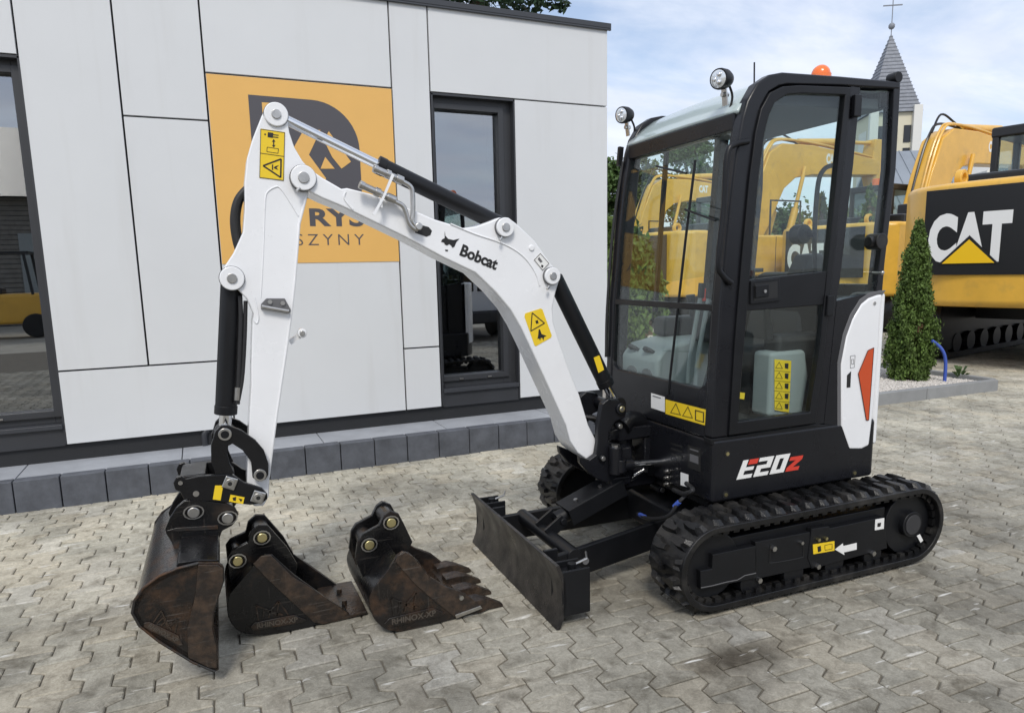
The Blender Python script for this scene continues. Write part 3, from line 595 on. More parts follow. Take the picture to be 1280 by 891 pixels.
# nave in front of the tower with standing-seam metal roof and dormer
rz = at_dir(1150, 186, 50).z; ez = rz*0.55
MB().box(-3, 26, -11.5, -3.2, 0, ez).build('nave', 'church_white', ch, smooth=False)
rf_ = MB().prism([(-3.5, -12, ez-0.1), (-3.5, -7.5, rz), (-3.5, -3, ez-0.1), (-3.5, -3, ez-0.3), (-3.5, -7.5, rz-0.25), (-3.5, -12, ez-0.3)], (30, 0, 0)).build('nave_roof', 'metal_roof', ch, smooth=False)
for k in range(44):
    x = -3.2+k*0.66; MB().bar((x, -12, ez-0.08), (x, -7.5, rz+0.02), 0.05, 0.06).build('roof_seam', 'metal_roof', rf_, smooth=False)
dx_ = 2.2; dz = ez+(rz-ez)*0.1
MB().prism([(dx_-1.3, -12.2, dz), (dx_+1.3, -12.2, dz), (dx_+1.3, -12.2, dz+1.4), (dx_+0.8, -12.2, dz+2.0), (dx_-0.8, -12.2, dz+2.0), (dx_-1.3, -12.2, dz+1.4)], (0, 3.5, 0)).build('dormer', 'church_white', ch, bevel=0.05); MB().box(dx_-0.75, dx_+0.75, -12.26, -12.15, dz+0.35, dz+1.55).build('dormer_window', 'window_dark', ch, bevel=0.02)

# ------------------------------------------------------------------ big yellow excavators
def cat_mark(par, org, xd, cap, m='decal_white', tri=True, wf=1.6):
    xd = Vector(xd).normalized(); up = Vector((0, 0, 1)); nd = xd.cross(up); org = Vector(org)
    text('lettering', 'CAT', m, org, xd, up, cap, par, bold=0.06, width=cap*wf)
    if tri:
        b0 = org+nd*0.006+xd*cap*wf*0.2; MB().prism([b0-up*0.01*cap, b0+xd*cap*wf*0.64-up*0.01*cap, b0+xd*cap*wf*0.32+up*cap*0.46], nd*0.004).build('logo_triangle', 'cat_triangle', par, smooth=False)
        bb = org+nd*0.004+xd*cap*wf*0.155; MB().prism([bb-up*0.02*cap, bb+xd*cap*wf*0.73-up*0.02*cap, bb+xd*cap*wf*0.365+up*cap*0.54], nd*0.004).build('logo_border', 'cat_black', par, smooth=False)
def big_excavator(boom=True):
    t = thing('crawler_excavator', None, 'excavator', (0, 0, 0), group='yellow excavators parked in a row', local=True)
    for s in (-1, 1):
        y0, y1 = (0.85, 1.42) if s > 0 else (-1.42, -0.85)
        lo = []; li = []
        for k in range(24):
            a = math.pi/2+math.pi*k/23; lo.append((-1.75+0.45*math.cos(a), y0, 0.47+0.45*math.sin(a))); li.append((-1.75+0.38*math.cos(a), y0, 0.47+0.38*math.sin(a)))
        for k in range(24):
            a = -math.pi/2+math.pi*k/23; lo.append((1.75+0.45*math.cos(a), y0, 0.47+0.45*math.sin(a))); li.append((1.75+0.38*math.cos(a), y0, 0.47+0.38*math.sin(a)))
        tk = MB().ring(lo, li, (0, y1-y0, 0)).build('track', 'rubber', t)
        fm = MB().box(-1.6, 1.6, y0+0.1, y1-0.1, 0.3, 0.68)
        for k in range(8): fm.cyl((-1.5+k*0.43, y0+0.05, 0.2), (-1.5+k*0.43, y1-0.05, 0.2), 0.13)
        fm.cyl((-1.75, y0+0.06, 0.47), (-1.75, y1-0.06, 0.47), 0.36).cyl((1.75, y0+0.06, 0.47), (1.75, y1-0.06, 0.47), 0.36).build('track_frame', 'cat_black', tk)
        sh = MB()
        for k in range(20): sh.box(-1.75+k*0.184, -1.62+k*0.184, y0-0.02, y1+0.02, 0.92, 0.955)
        sh.build('track_shoes', 'rubber', tk)
    MB().box(-1.0, 1.0, -0.9, 0.9, 0.5, 0.9).cyl((0, 0, 0.85), (0, 0, 1.12), 0.65).build('undercarriage', 'cat_black', t)
    MB().box(-1.7, 1.75, -1.3, 1.3, 0.98, 1.15).build('deck', 'cat_black', t, bevel=0.02)
    MB().box(-1.72, 1.2, -1.32, -0.5, 1.15, 2.1).box(-1.72, 0.2, -0.5, 1.3, 1.15, 2.1).build('house', 'cat_yellow', t, bevel=0.06)
    MB().box(-1.6, -0.2, -1.05, 1.05, 2.1, 2.38).box(-0.9, -0.5, -0.8, -0.5, 2.38, 2.62).build('engine_hood', 'cat_black', t, bevel=0.04)
    for k in range(9): MB().box(-1.5+k*0.14, -1.43+k*0.14, -1.056, -1.048, 2.14, 2.34).build('grille_slat', 'seal_grey', t)
    MB().tube([(-1.55, -1.15, 2.1), (-1.55, -1.15, 2.72), (-0.3, -1.15, 2.72), (-0.3, -1.15, 2.1)], 0.022, 8).build('handrail', 'cat_black', t); MB().tube([(-1.55, -1.15, 2.42), (-0.3, -1.15, 2.42)], 0.018, 8).build('handrail', 'cat_black', t)
    MB().box(-0.72, -0.705, -1.326, -1.318, 1.18, 2.06).box(0.28, 0.295, -1.326, -1.318, 1.18, 2.06).build('panel_gap', 'cat_black', t)
    # counterweight with a rounded back
    pl_ = [(-1.75, -1.34), (-1.75, 1.34)]
    for k in range(13):
        a = R(90+k*15); pl_.append((-2.28+0.0+(-0.42)*math.sin(a-R(90))**1.0 if False else -2.2-0.45*(1-abs(math.cos(a-R(90)))**4.0), 1.34*math.cos(a-R(90))))
    cwt = MB().prism([(a, b, 0.74) for a, b in pl_], (0, 0, 1.46)).build('counterweight', 'cat_yellow', t, bevel=0.09, seg=4)
    MB().box(-2.668, -2.652, -0.92, 0.90, 1.12, 2.12).build('logo_panel', 'cat_black', t, bevel=0.004)
    cat_mark(t, (-2.670, 0.84, 1.26), (0, -1, 0), 0.58, wf=1.5)
    for y in (-0.7, 0.7): MB().ring([(-2.15+0.11*math.cos(k), y, 2.28+0.11*math.sin(k)) for k in [i*0.524 for i in range(12)]], [(-2.15+0.06*math.cos(k), y, 2.28+0.06*math.sin(k)) for k in [i*0.524 for i in range(12)]], (0, 0.08, 0)).build('lifting_eye', 'cat_yellow', t, bevel=0.01)
    cat_mark(t, (-1.2, -1.326, 1.5), (1, 0, 0), 0.34, tri=True)
    MB().box(-1.5, -0.1, -1.328, -1.321, 1.25, 1.34).build('side_stripe', 'cat_black', t)
    # cab on the far (left) side
    c0, c1, d0, d1 = 0.28, 1.85, 0.32, 1.3
    fr_ = MB()
    for x, y in ((c0, d0), (c0, d1), (c1, d0), (c1, d1), (1.05, d0), (1.05, d1)): fr_.box(x-0.05, x+0.05, y-0.05, y+0.05, 1.9, 3.1)
    fr_.box(c0-0.06, c1+0.06, d0-0.06, d1+0.06, 3.05, 3.2).box(c0-0.05, c1+0.05, d0-0.05, d1+0.05, 1.15, 1.92)
    cb = fr_.build('cab', 'cat_black', t, bevel=0.03)
    for y in (d0, d1): MB().box(c0, c1, y-0.006, y+0.006, 1.92, 3.05).build('cab_window', 'cab_glass_rear', cb, smooth=False)
    for x in (c0, c1): MB().box(x-0.006, x+0.006, d0, d1, 1.92, 3.05).build('cab_window', 'cab_glass_rear', cb, smooth=False)
    MB().box(0.7, 0.85, 0.6, 1.05, 1.9, 2.75).build('seat', 'trim_dark', cb, bevel=0.05)
    MB().cyl((0.42, 0.8, 3.2), (0.42, 0.8, 3.36), 0.09).build('beacon', 'beacon_orange', cb)
    MB().tube([(1.2, -1.2, 2.1), (1.2, -1.2, 2.9), (0.2, -1.2, 2.9), (0.2, -1.2, 2.1)], 0.025, 8).build('handrail', 'cat_black', t)
    # boom, stick and rams
    def slab(pts, y, wd_): return MB().prism([(a, y-wd_/2, b) for a, b in pts], (0, wd_, 0))
    bm = slab([(0.15, 1.65), (0.55, 1.5), (1.05, 2.3), (1.6, 3.3), (2.0, 3.58), (2.6, 3.68), (5.2, 3.78), (5.3, 4.08), (5.1, 4.2), (2.6, 4.42), (1.5, 4.4), (1.05, 4.15), (0.65, 3.3), (0.2, 2.0)], -0.1, 0.5).build('boom', 'cat_yellow', t, bevel=0.03)
    cat_mark(bm, (3.1, -0.3515, 3.98), (1, 0, 0), 0.26, tri=False)
    for k, dy_ in ((0, -0.28), (1, -0.2), (2, 0.0)): MB().tube(smoothpath([(0.3, dy_, 2.2), (0.72, dy_, 3.5), (1.1, dy_, 4.28), (1.55, dy_, 4.5+0.03*k), (3.0, dy_, 4.46), (5.0, dy_, 4.26)]), 0.03, 7).build('hydraulic_line', 'cat_yellow' if k < 2 else 'cat_black', bm)
    MB().tube(smoothpath([(1.0, -0.1, 4.3), (1.3, -0.12, 4.72), (1.9, -0.1, 4.62), (2.3, -0.1, 4.45)]), 0.025, 7).build('hose', 'rubber_hose', bm)
    MB().cyl((2.3, -0.1, 4.5), (4.1, -0.1, 4.62), 0.1).cyl((4.1, -0.1, 4.62), (5.2, -0.1, 4.66), 0.05).build('stick_ram', 'cat_yellow', t)
    for y in (-0.45, 0.25): MB().cyl((1.5, y, 1.55), (1.9, y, 2.8), 0.09).cyl((1.9, y, 2.8), (2.2, y, 3.85), 0.05).build('boom_ram', 'cat_yellow', t)
    slab([(5.0, 4.0), (5.15, 4.75), (5.45, 4.75), (5.6, 4.0), (6.3, 1.5), (6.05, 1.4)], -0.1, 0.36).build('stick', 'cat_yellow', t, bevel=0.03)
    slab([(6.0, 1.5), (6.35, 1.5), (6.6, 0.9), (6.2, 0.15), (5.6, 0.1), (5.35, 0.7), (5.75, 1.05)], -0.1, 1.0).build('bucket', 'cat_black', t, bevel=0.03)
    return t
e1 = big_excavator()
def place(o, px, py, dist_or_xy, yaw, label, sc=1.0, local_anchor=(0, 0)):
    if isinstance(dist_or_xy, tuple): x, y = dist_or_xy
    else: q = at_dir(px, py, dist_or_xy); x, y = q.x, q.y
    ax_ = Vector((local_anchor[0]*sc, local_anchor[1]*sc, 0)); ax_.rotate(Matrix.Rotation(yaw, 3, 'Z'))
    o.location = (x-ax_.x, y-ax_.y, 0); o.rotation_euler = (0, 0, yaw); o.scale = (sc, sc, sc); o['label'] = label
place(e1, 1152, 300, 11.2, R(12), 'yellow excavator whose counterweight with black logo panel faces the conifer', 1.1, (-2.6, 0.95))
e2 = copy_tree(e1); place(e2, 1168, 200, 19.5, R(8), 'yellow excavator with raised boom directly left of the church roof', 1.0, (1.2, -0.1))
e3 = copy_tree(e1); place(e3, 958, 200, 19.5, R(4), 'yellow excavator seen through the cab door windows', 1.0, (1.2, -0.1))
e4 = copy_tree(e1); place(e4, 815, 240, 25.5, R(4), 'yellow excavator seen through the cab windscreen below the tall tree', 1.0, (1.2, -0.1))

# ------------------------------------------------------------------ yard behind the camera (mirrored in the office windows)
wh = thing('warehouse', 'long brick warehouse across the yard with pitched roof', 'building', (-6, -16, 0))
MB().box(-26, 0.5, -26, -16, 0, 4.2).build('wall', 'brick_wall', wh); MB().prism([(-26.5, -15.4, 4.0), (-26.5, -26.6, 4.0), (-26.5, -21, 7.0)], (27.4, 0, 0)).build('roof', 'anthracite', wh)
for k in range(28): MB().box(-26, 0.5, -16.0, -15.985, 0.15*k, 0.15*k+0.012).build('brick_course', 'dark_joint', wh, smooth=False)
for k in range(4): MB().box(-24+k*6.3, -21.4+k*6.3, -15.98, -15.93, 0.1, 2.9).build('roller_door', 'trim_grey', wh)
vn = thing('panel_van', 'white panel van parked across the yard', 'van', (4.95, -4.6, 0), R(-96), local=True)
MB().prism([(-2.2, -0.92, 0.38), (2.4, -0.92, 0.38), (2.4, -0.92, 0.95), (1.5, -0.92, 1.2), (0.9, -0.92, 1.9), (-2.0, -0.92, 1.95), (-2.25, -0.92, 1.1)], (0, 1.84, 0)).build('body', 'van_white', vn, bevel=0.12, seg=4)
MB().box(-2.262, -2.15, -0.62, -0.04, 1.0, 1.7).box(-2.262, -2.15, 0.04, 0.62, 1.0, 1.7).build('rear_window', 'window_dark', vn, bevel=0.02)
for y in (-0.93, 0.80): MB().box(-2.29, -2.2, y, y+0.14, 0.95, 1.35).build('tail_light', 'tail_red', vn, bevel=0.02)
MB().box(-2.36, -2.15, -0.9, 0.9, 0.34, 0.6).build('bumper', 'trim_dark', vn, bevel=0.05)
for x in (-1.45, 1.5):
    for y in (-0.95, 0.75): MB().cyl((x, y, 0.32), (x, y+0.2, 0.32), 0.32).build('wheel', 'rubber', vn, bevel=0.03)
fk = thing('forklift', 'yellow forklift parked by the brick warehouse', 'forklift', (-4.5, -10.4, 0), R(0), local=True)
MB().box(-1.0, 0.9, -0.55, 0.55, 0.35, 1.1).box(-1.2, -0.6, -0.55, 0.55, 0.5, 1.35).build('body', 'cat_yellow', fk, bevel=0.08)
mst = MB()
for y in (-0.35, 0.35): mst.box(1.0, 1.12, y-0.06, y+0.06, 0.05, 2.2)
mst.box(1.02, 1.1, -0.4, 0.4, 2.1, 2.2).box(1.1, 2.1, -0.35, -0.22, 0.08, 0.13).box(1.1, 2.1, 0.22, 0.35, 0.08, 0.13).build('mast', 'cat_black', fk)
gd = MB()
for x in (-0.75, 0.7):
    for y in (-0.5, 0.5): gd.bar((x, y, 1.0), (x*0.85, y, 2.1), 0.06, 0.06)
gd.box(-0.75, 0.7, -0.55, 0.55, 2.08, 2.14).build('overhead_guard', 'cat_black', fk)
MB().box(-0.5, 0.0, -0.25, 0.25, 1.1, 1.25).box(-0.55, -0.42, -0.25, 0.25, 1.2, 1.7).build('seat', 'trim_dark', fk, bevel=0.03)
for x in (-0.75, 0.7):
    for y in (-0.6, 0.42): MB().cyl((x, y, 0.3), (x, y+0.2, 0.3), 0.3).build('wheel', 'rubber', fk, bevel=0.03)

# ------------------------------------------------------------------ compact excavator (local frame: -x is its front, -y its left side towards the camera)
F = Fr((2.4, 2.808, 0), R(-1.4))
ME = thing('mini_excavator', 'white and black compact excavator with closed cab on rubber tracks', 'excavator', F.O, F.yaw, local=True)
BY = 0.06                                             # mid-plane of the digging arm
def pil(name, px, y0, y1, m, par, bevel=0.0, **k): return MB().prism(F.Ys(px, y0), (0, y1-y0, 0)).build(name, m, par, bevel=bevel, **k)
def decal(name, px, m, par, y, t=0.0012): return MB().prism(F.Ys(px, y), (0, -t, 0)).build(name, m, par, smooth=False)
def line(name, px, wd, m, par, y, closed=False):
    q = F.Ys(px, y); mb = MB()
    if closed: q = q+[q[0]]
    for a, b in zip(q, q[1:]): mb.bar(a, b, 0.0012, wd, up=(b-a).cross(Vector((0, 1, 0))))
    return mb.build(name, m, par, smooth=False)
def boss(px, py, y0, y1, r, m, par, name='pin_boss', pin='steel', pr=0.45):
    c = F.Y(px, py, y0); b = MB().cyl((c.x, y0, c.z), (c.x, y1, c.z), r, n=28).build(name, m, par, bevel=0.004)
    if name == 'pin_boss' and m == 'white_paint': MB().cyl((c.x, (y0+y1)/2-(y1-y0)/2+0.012, c.z), (c.x, (y0+y1)/2, c.z), r*1.05, n=28).build('shim', 'seal_grey', par)
    if pin: MB().cyl((c.x, y0-0.006, c.z), (c.x, y0+0.002, c.z), r*pr, n=18).build('pin', pin, b if False else par, bevel=0.002)
    return b

# --- boom
bn = BY-0.085
BOOM = [(379, 209), (390, 213), (403, 222), (427, 236), (434, 235), (462, 242), (497, 255), (520, 264), (543, 274), (579, 285), (595, 283), (612, 277), (624, 272), (636, 272), (646, 279.6), (668, 300), (688.5, 329), (700, 342), (699, 352), (695, 365), (691, 385), (692, 402), (697, 420), (711, 460), (724.7, 494), (735.7, 531), (746, 551), (746, 568), (736, 576), (722, 566), (712.5, 551), (707.4, 531), (679, 468.6), (664, 436), (651, 409), (638, 387), (619.4, 365), (594, 341), (554, 322), (507.5, 297), (449, 268.6), (427, 258), (403, 248), (385, 239), (372, 235), (366, 224), (369, 212)]
boom = pil('boom', BOOM, bn, BY+0.085, 'white_paint', ME, bevel=0.007)
for q, r, e in (((379.5, 222), 0.047, 0.016), ((632.4, 284), 0.040, 0.026), ((691.4, 345), 0.037, 0.026)):
    boss(*q, bn-e, BY+0.085+e, r, 'white_paint', boom)
    c = F.Y(q[0]-5, q[1]+13, bn-e); MB().cyl((c.x, bn-e+0.002, c.z), (c.x-0.012, bn-e-0.004, c.z-0.012), 0.006, n=10).build('grease_nipple', 'steel', boom)
boss(665, 310, bn-0.006, bn+0.01, 0.013, 'white_paint', boom, 'bolt', None)
z = lambda x, y: (540+.1796*x, 280+.1796*y)
MB().tube(smoothpath(F.Ys([z(130, 0), z(300, 70), z(450, 120), z(560, 170), z(650, 240), z(720, 340), z(750, 430)], bn-0.001)), 0.0035, 8).build('weld_bead', 'white_paint', boom)
MB().tube(smoothpath(F.Ys([(432, 240), (430, 247), (434, 254), (441, 262)], bn-0.001)), 0.0035, 8).build('weld_bead', 'white_paint', boom)
pil('hose_slot', [(518, 284), (521, 279.5), (536, 284), (540, 288.5), (538, 294), (533, 296), (519, 291)], bn-0.0015, bn, 'decal_black', boom)
b0 = F.Y(574, 319.2, bn-0.001); b1 = F.Y(619.5, 338, bn-0.001); bt = F.Y(577.2, 304.4, bn-0.001); xd = (b1-b0).normalized(); yd = (bt-b0)-xd*(bt-b0).dot(xd)
text('lettering', 'Bobcat', 'decal_black', b0, xd, yd, yd.length, boom, bold=0.034, width=(b1-b0).length)
decal('emblem', [z(*q) for q in ((88, 52), (93, 82), (112, 104), (150, 112), (190, 102), (168, 128), (156, 158), (141, 166), (134, 152), (120, 140), (104, 150), (90, 144), (84, 131), (63, 124), (70, 108), (88, 99))], 'decal_black', boom, bn-0.0005)
decal('emblem', [z(*q) for q in ((90, 178), (112, 180), (109, 191), (93, 189))], 'decal_black', boom, bn-0.0005)
decal('warning_sticker', [z(*q) for q in ((648, 622), (755, 588), (768, 594), (833, 775), (828, 790), (722, 850), (712, 842), (643, 645))], 'decal_yellow', boom, bn-0.0005)
line('pictogram', [z(697, 618), z(783, 690), z(688, 745)], 0.0045, 'decal_black', boom, bn-0.002, True)
decal('pictogram', [z(718, 675), z(735, 668), z(742, 688), z(726, 695)], 'decal_black', boom, bn-0.0016)
decal('pictogram', [z(742, 732), z(752, 735), z(762, 765), z(796, 778), z(780, 786), z(775, 810), z(766, 790), z(756, 793), z(752, 812), z(745, 795), z(734, 800), z(740, 765)], 'decal_black', boom, bn-0.0016)
decal('sticker', [z(*q) for q in ((752, 200), (820, 275), (770, 328), (706, 250))], 'decal_white', boom, bn-0.0005)
line('sticker_border', [z(754, 206), z(814, 275), z(770, 322), z(712, 250)], 0.002, 'decal_black', boom, bn-0.002, True)
decal('pictogram', [z(745, 230), z(770, 262), z(755, 270), z(735, 245)], 'seal_grey', boom, bn-0.0016); decal('pictogram', [z(762, 283), z(776, 290), z(770, 305), z(758, 298)], 'decal_black', boom, bn-0.0016)

# --- quick couplers and steel pipes on the boom side
zq = lambda x, y: (440+.1347*x, 190+.1347*y)
for a, b, pipe in ((zq(200, 150), zq(470, 270), [zq(470, 275), zq(540, 320), zq(562, 390), zq(565, 560), zq(560, 640), zq(590, 690)]), (zq(70, 300), zq(400, 450), [zq(400, 460), zq(470, 500), zq(500, 560), zq(530, 660), zq(575, 710), zq(610, 720)])):
    pa, pb = F.Y(*a, bn-0.045), F.Y(*b, bn-0.03); cp_ = MB()
    for k, (t0, t1, r) in enumerate(((0, .12, .016), (.12, .42, .0135), (.42, .56, .018), (.56, .76, .013), (.76, 1.0, .017))): cp_.cyl(pa.lerp(pb, t0), pa.lerp(pb, t1), r, n=14)
    cp_.build('hydraulic_coupler', 'steel', boom, bevel=0.001)
    MB().tube(smoothpath([F.Y(*q, bn-0.03) for q in pipe]), 0.0095, 10).build('steel_pipe', 'steel', boom)
pil('coupler_bracket', [zq(370, 200), zq(395, 215), zq(300, 430), zq(215, 590), zq(190, 580), zq(290, 400)], bn-0.055, bn-0.048, 'white_paint', boom)
MB().bar(F.Y(*zq(270, 480), bn-0.052), F.Y(*zq(270, 480), bn), 0.01, 0.03).build('coupler_bracket', 'white_paint', boom)
boss(*zq(625, 690), bn-0.045, bn, 0.015, 'steel', boom, 'pipe_union', None)

# --- arm
an = BY-0.066
ARM = [(345, 130), (353, 132), (358, 142), (359, 150), (362, 166), (368, 184), (378, 201), (388, 212), (392, 222), (386, 238), (375.5, 280), (370, 351), (366.6, 383), (359.3, 438), (353, 480), (346, 528.5), (337, 598), (336, 620), (330, 632), (318, 633), (311, 625), (308.5, 604), (311, 534), (314, 480), (314, 456), (315.5, 403), (317, 392), (308, 373), (297, 362), (286, 361), (277, 352), (277, 338), (284, 328), (292, 316), (303.8, 289.6), (306, 260), (305.7, 228), (308.7, 197.6), (315.5, 174), (327, 145), (333, 134)]
arm = pil('arm', ARM, an, BY+0.066, 'white_paint', ME, bevel=0.006)
boss(345.3, 142.8, an-0.012, BY+0.078, 0.043, 'white_paint', arm, pr=0.40); boss(290, 348, an-0.014, BY+0.08, 0.044, 'white_paint', arm, pr=0.42)
MB().tube(smoothpath(F.Ys([(331, 262), (333, 242), (344, 234), (351, 236), (364, 255), (373, 270)], an-0.0005), 3), 0.003, 7).build('weld_bead', 'white_paint', arm)
MB().tube(F.Ys([(331, 262), (329, 320), (326, 372)], an-0.0005), 0.002, 7).build('weld_bead', 'white_paint', arm)
MB().tube(smoothpath(F.Ys([(318, 372), (323, 395), (321, 404), (317, 400)], an-0.0005), 3), 0.003, 7).build('weld_bead', 'white_paint', arm)
MB().tube(F.Ys([(384, 241), (374, 280), (368.5, 351), (365, 383), (357.8, 438), (351.4, 480), (344.4, 528), (335.6, 596)], an), 0.005, 8).build('edge_bead', 'white_paint', arm)
br_ = pil('bracket', [(333, 373), (356, 373), (363.6, 387), (361, 392), (326, 386), (326.5, 380)], an-0.010, an, 'seal_grey', arm, bevel=0.002)
MB().cyl(F.Y(327, 383, an-0.02), F.Y(361, 389, an-0.02), 0.007, n=10).build('bracket_bar', 'steel', arm)
for q in ((337.5, 377.5), (353.5, 379)): MB().cyl(F.Y(*q, an-0.016), F.Y(*q, an-0.008), 0.009, n=6).build('bolt', 'steel', arm)
boss(378, 416.6, an+0.02, an+0.06, 0.018, 'white_paint', arm, 'hose_stub', 'steel', 0.6)
MB().bar(F.Y(378, 417, an+0.05), F.Y(362, 428, an+0.05), 0.02, 0.02, up=(0, 1, 0)).build('hose_stub_arm', 'white_paint', arm)
za = lambda x, y: (270+.1684*x, 110+.1684*y)
decal('warning_sticker', [za(330, 303), za(512, 330), za(503, 690), za(322, 668)], 'decal_yellow', arm, an-0.0005)
line('sticker_border', [za(332, 306), za(510, 332), za(501, 687), za(324, 665)], 0.002, 'decal_black', arm, an-0.002, True); line('sticker_border', [za(326, 484), za(507, 510)], 0.002, 'decal_black', arm, an-0.002)
line('pictogram', [za(350, 578), za(483, 528), za(480, 665)], 0.0055, 'decal_black', arm, an-0.002, True)
for q in (((385, 330), (425, 335), (422, 372), (383, 366)), ((425, 345), (465, 350), (463, 356), (425, 352)), ((425, 362), (463, 366), (463, 372), (424, 369)), ((357, 345), (364, 337), (372, 345), (364, 354)), ((424, 400), (432, 400), (432, 425), (424, 425)), ((428, 380), (441, 400), (415, 400)), ((428, 443), (415, 425), (441, 425)),
          ((415, 570), (424, 568), (424, 610), (415, 608)), ((428, 590), (445, 580), (466, 575), (448, 592), (462, 608), (436, 600))): decal('pictogram', [za(*k) for k in q], 'decal_black', arm, an-0.0016)
line('pictogram', [za(380, 440), za(464, 453), za(460, 486), za(377, 474)], 0.0018, 'decal_black', arm, an-0.002, True)

# --- rams
def ram(name, a, m_, b, r, rr, y=BY, bar_mat='black_satin'):
    a, m_, b = F.Y(*a, y), F.Y(*m_, y), F.Y(*b, y); d = (b-a).normalized()
    # keep the gland on the pin-to-pin axis
    m_ = a+d*(m_-a).dot(d)
    o = MB().cyl(a, m_, r, n=28).build(name, bar_mat, ME, bevel=0.003)
    MB().cyl(m_-d*0.03, m_+d*0.004, r*1.06, n=28).build('gland', bar_mat, o, bevel=0.002)
    MB().cyl(m_, b, rr, n=22).build('rod', 'chrome', o)
    MB().cyl(b-Vector((0, 0.045, 0)), b+Vector((0, 0.045, 0)), rr*1.7, n=22).build('rod_eye', bar_mat, o, bevel=0.003)
    return o, a, m_, b
ac, *_ = ram('arm_cylinder', (632, 284), (472, 207), (347, 145), 0.035, 0.019)
bcy, *_ = ram('bucket_cylinder', (290, 348), (281.7, 516), (281, 542), 0.040, 0.024)
bo, *_ = ram('boom_cylinder', (693, 347), (762, 478), (769, 504), 0.038, 0.021)
decal('sticker', [(742, 447), (749, 444), (755, 462), (748, 466)], 'decal_yellow', bo, BY-0.0395)
MB().tube(smoothpath([F.Y(300, 370, 0.02), F.Y(301, 400, 0.02), F.Y(299, 460, 0.02), F.Y(297, 505, 0.02)]), 0.009, 10).build('hose', 'rubber_hose', bcy)
MB().tube(smoothpath([F.Y(307, 376, 0.02), F.Y(306, 420, 0.02), F.Y(303, 470, 0.02), F.Y(298, 500, 0.02)]), 0.008, 10).build('hose', 'rubber_hose', bcy)
MB().cyl(F.Y(297, 484, 0.02), F.Y(296, 500, 0.02), 0.012, n=8).build('hose_fitting', 'steel', bcy)
for k in (0, 1): MB().tube(smoothpath([F.Y(306+4*k, 330, 0.07+0.03*k), F.Y(296+4*k, 305, 0.07+0.03*k), F.Y(292+4*k, 275, 0.07+0.03*k), F.Y(297+3*k, 250, 0.07+0.03*k), F.Y(312, 232, 0.07+0.03*k)]), 0.014, 10).build('hose', 'rubber_hose', arm)

# --- bucket link, quick hitch and wide grading bucket
zl = lambda x, y: (260+.1795*x, 480+.1796*y)
LINK = [zl(*q) for q in ((60, 650), (22, 540), (20, 430), (50, 330), (90, 290), (140, 288), (230, 320), (330, 390), (390, 460), (420, 550), (420, 630), (400, 665), (350, 680), (310, 650), (305, 590), (300, 540), (240, 460), (170, 415), (142, 425), (135, 490), (150, 550), (185, 625))]
lk = pil('bucket_link', LINK, BY-0.105, BY-0.085, 'black_paint', ME, bevel=0.003)
nearl = F.Ys(LINK, BY-0.105); MB().prism([(p.x, BY+0.085, p.z) for p in nearl], (0, 0.02, 0)).build('link_plate', 'black_paint', lk, bevel=0.003)
for q in ((118, 348), (362, 632)):
    c = F.Y(*zl(*q), BY-0.105); MB().cyl((c.x, BY-0.112, c.z), (c.x, BY+0.11, c.z), 0.024, n=22).build('pin', 'steel', lk, bevel=0.002); MB().cyl((c.x, BY-0.116, c.z), (c.x, BY-0.1, c.z), 0.015, n=18).build('pin_core', 'black_satin', lk)
zh = lambda x, y: (150+.3257*x, 560+.3255*y)
HITCH = [zh(*q) for q in ((205, 135), (215, 113), (235, 107), (252, 118), (300, 108), (415, 100), (440, 108), (475, 132), (545, 155), (566, 178), (566, 195), (545, 212), (500, 218), (430, 210), (310, 203), (245, 196), (232, 168), (212, 160))]
hy0 = BY-0.115; hp = F.Ys(HITCH, hy0)
ht = pil('quick_hitch', HITCH, hy0, hy0+0.022, 'black_paint', ME, bevel=0.003)
MB().prism([(p.x, BY+0.093, p.z) for p in hp], (0, 0.022, 0)).build('hitch_plate', 'black_paint', ht, bevel=0.003)
c = F.Y(*zh(300, 150), hy0); MB().box(c.x-0.06, c.x+0.03, hy0+0.02, BY+0.095, c.z-0.03, c.z+0.045).build('hitch_block', 'black_paint', ht, bevel=0.006)
for q in ((422, 133), (530, 187)):
    c = F.Y(*zh(*q), hy0); pt = []
    for k in range(4): a = R(20+90*k); pt.append((c.x+0.034*math.cos(a), hy0-0.008, c.z+0.034*math.sin(a)))
    MB().prism(pt, (0, 0.009, 0)).build('pin_plate', 'steel', ht, bevel=0.006); MB().cyl((c.x, hy0-0.014, c.z), (c.x, BY+0.12, c.z), 0.018, n=20).build('pin', 'steel', ht, bevel=0.002); MB().cyl((c.x, hy0-0.0155, c.z), (c.x, hy0-0.013, c.z), 0.008, n=12).build('pin_hole', 'decal_black', ht)
decal('sticker', [zh(*q) for q in ((365, 143), (396, 143), (386, 200), (356, 196))], 'decal_yellow', ht, hy0-0.0003); decal('sticker', [zh(*q) for q in ((424, 178), (478, 188), (472, 214), (418, 204))], 'decal_yellow', ht, hy0-0.0003)
decal('pictogram', [zh(*q) for q in ((432, 190), (446, 186), (444, 202), (434, 200))], 'decal_black', ht, hy0-0.0015); decal('pictogram', [zh(*q) for q in ((455, 192), (470, 196), (464, 206))], 'decal_black', ht, hy0-0.0015)
for q, s in (((232, 133), 0.008), ((292, 174), 0.011)): c = F.Y(*zh(*q), hy0); MB().cyl((c.x, hy0-0.004, c.z), (c.x, hy0+0.024, c.z), s, n=14).build('bolt', 'steel', ht)

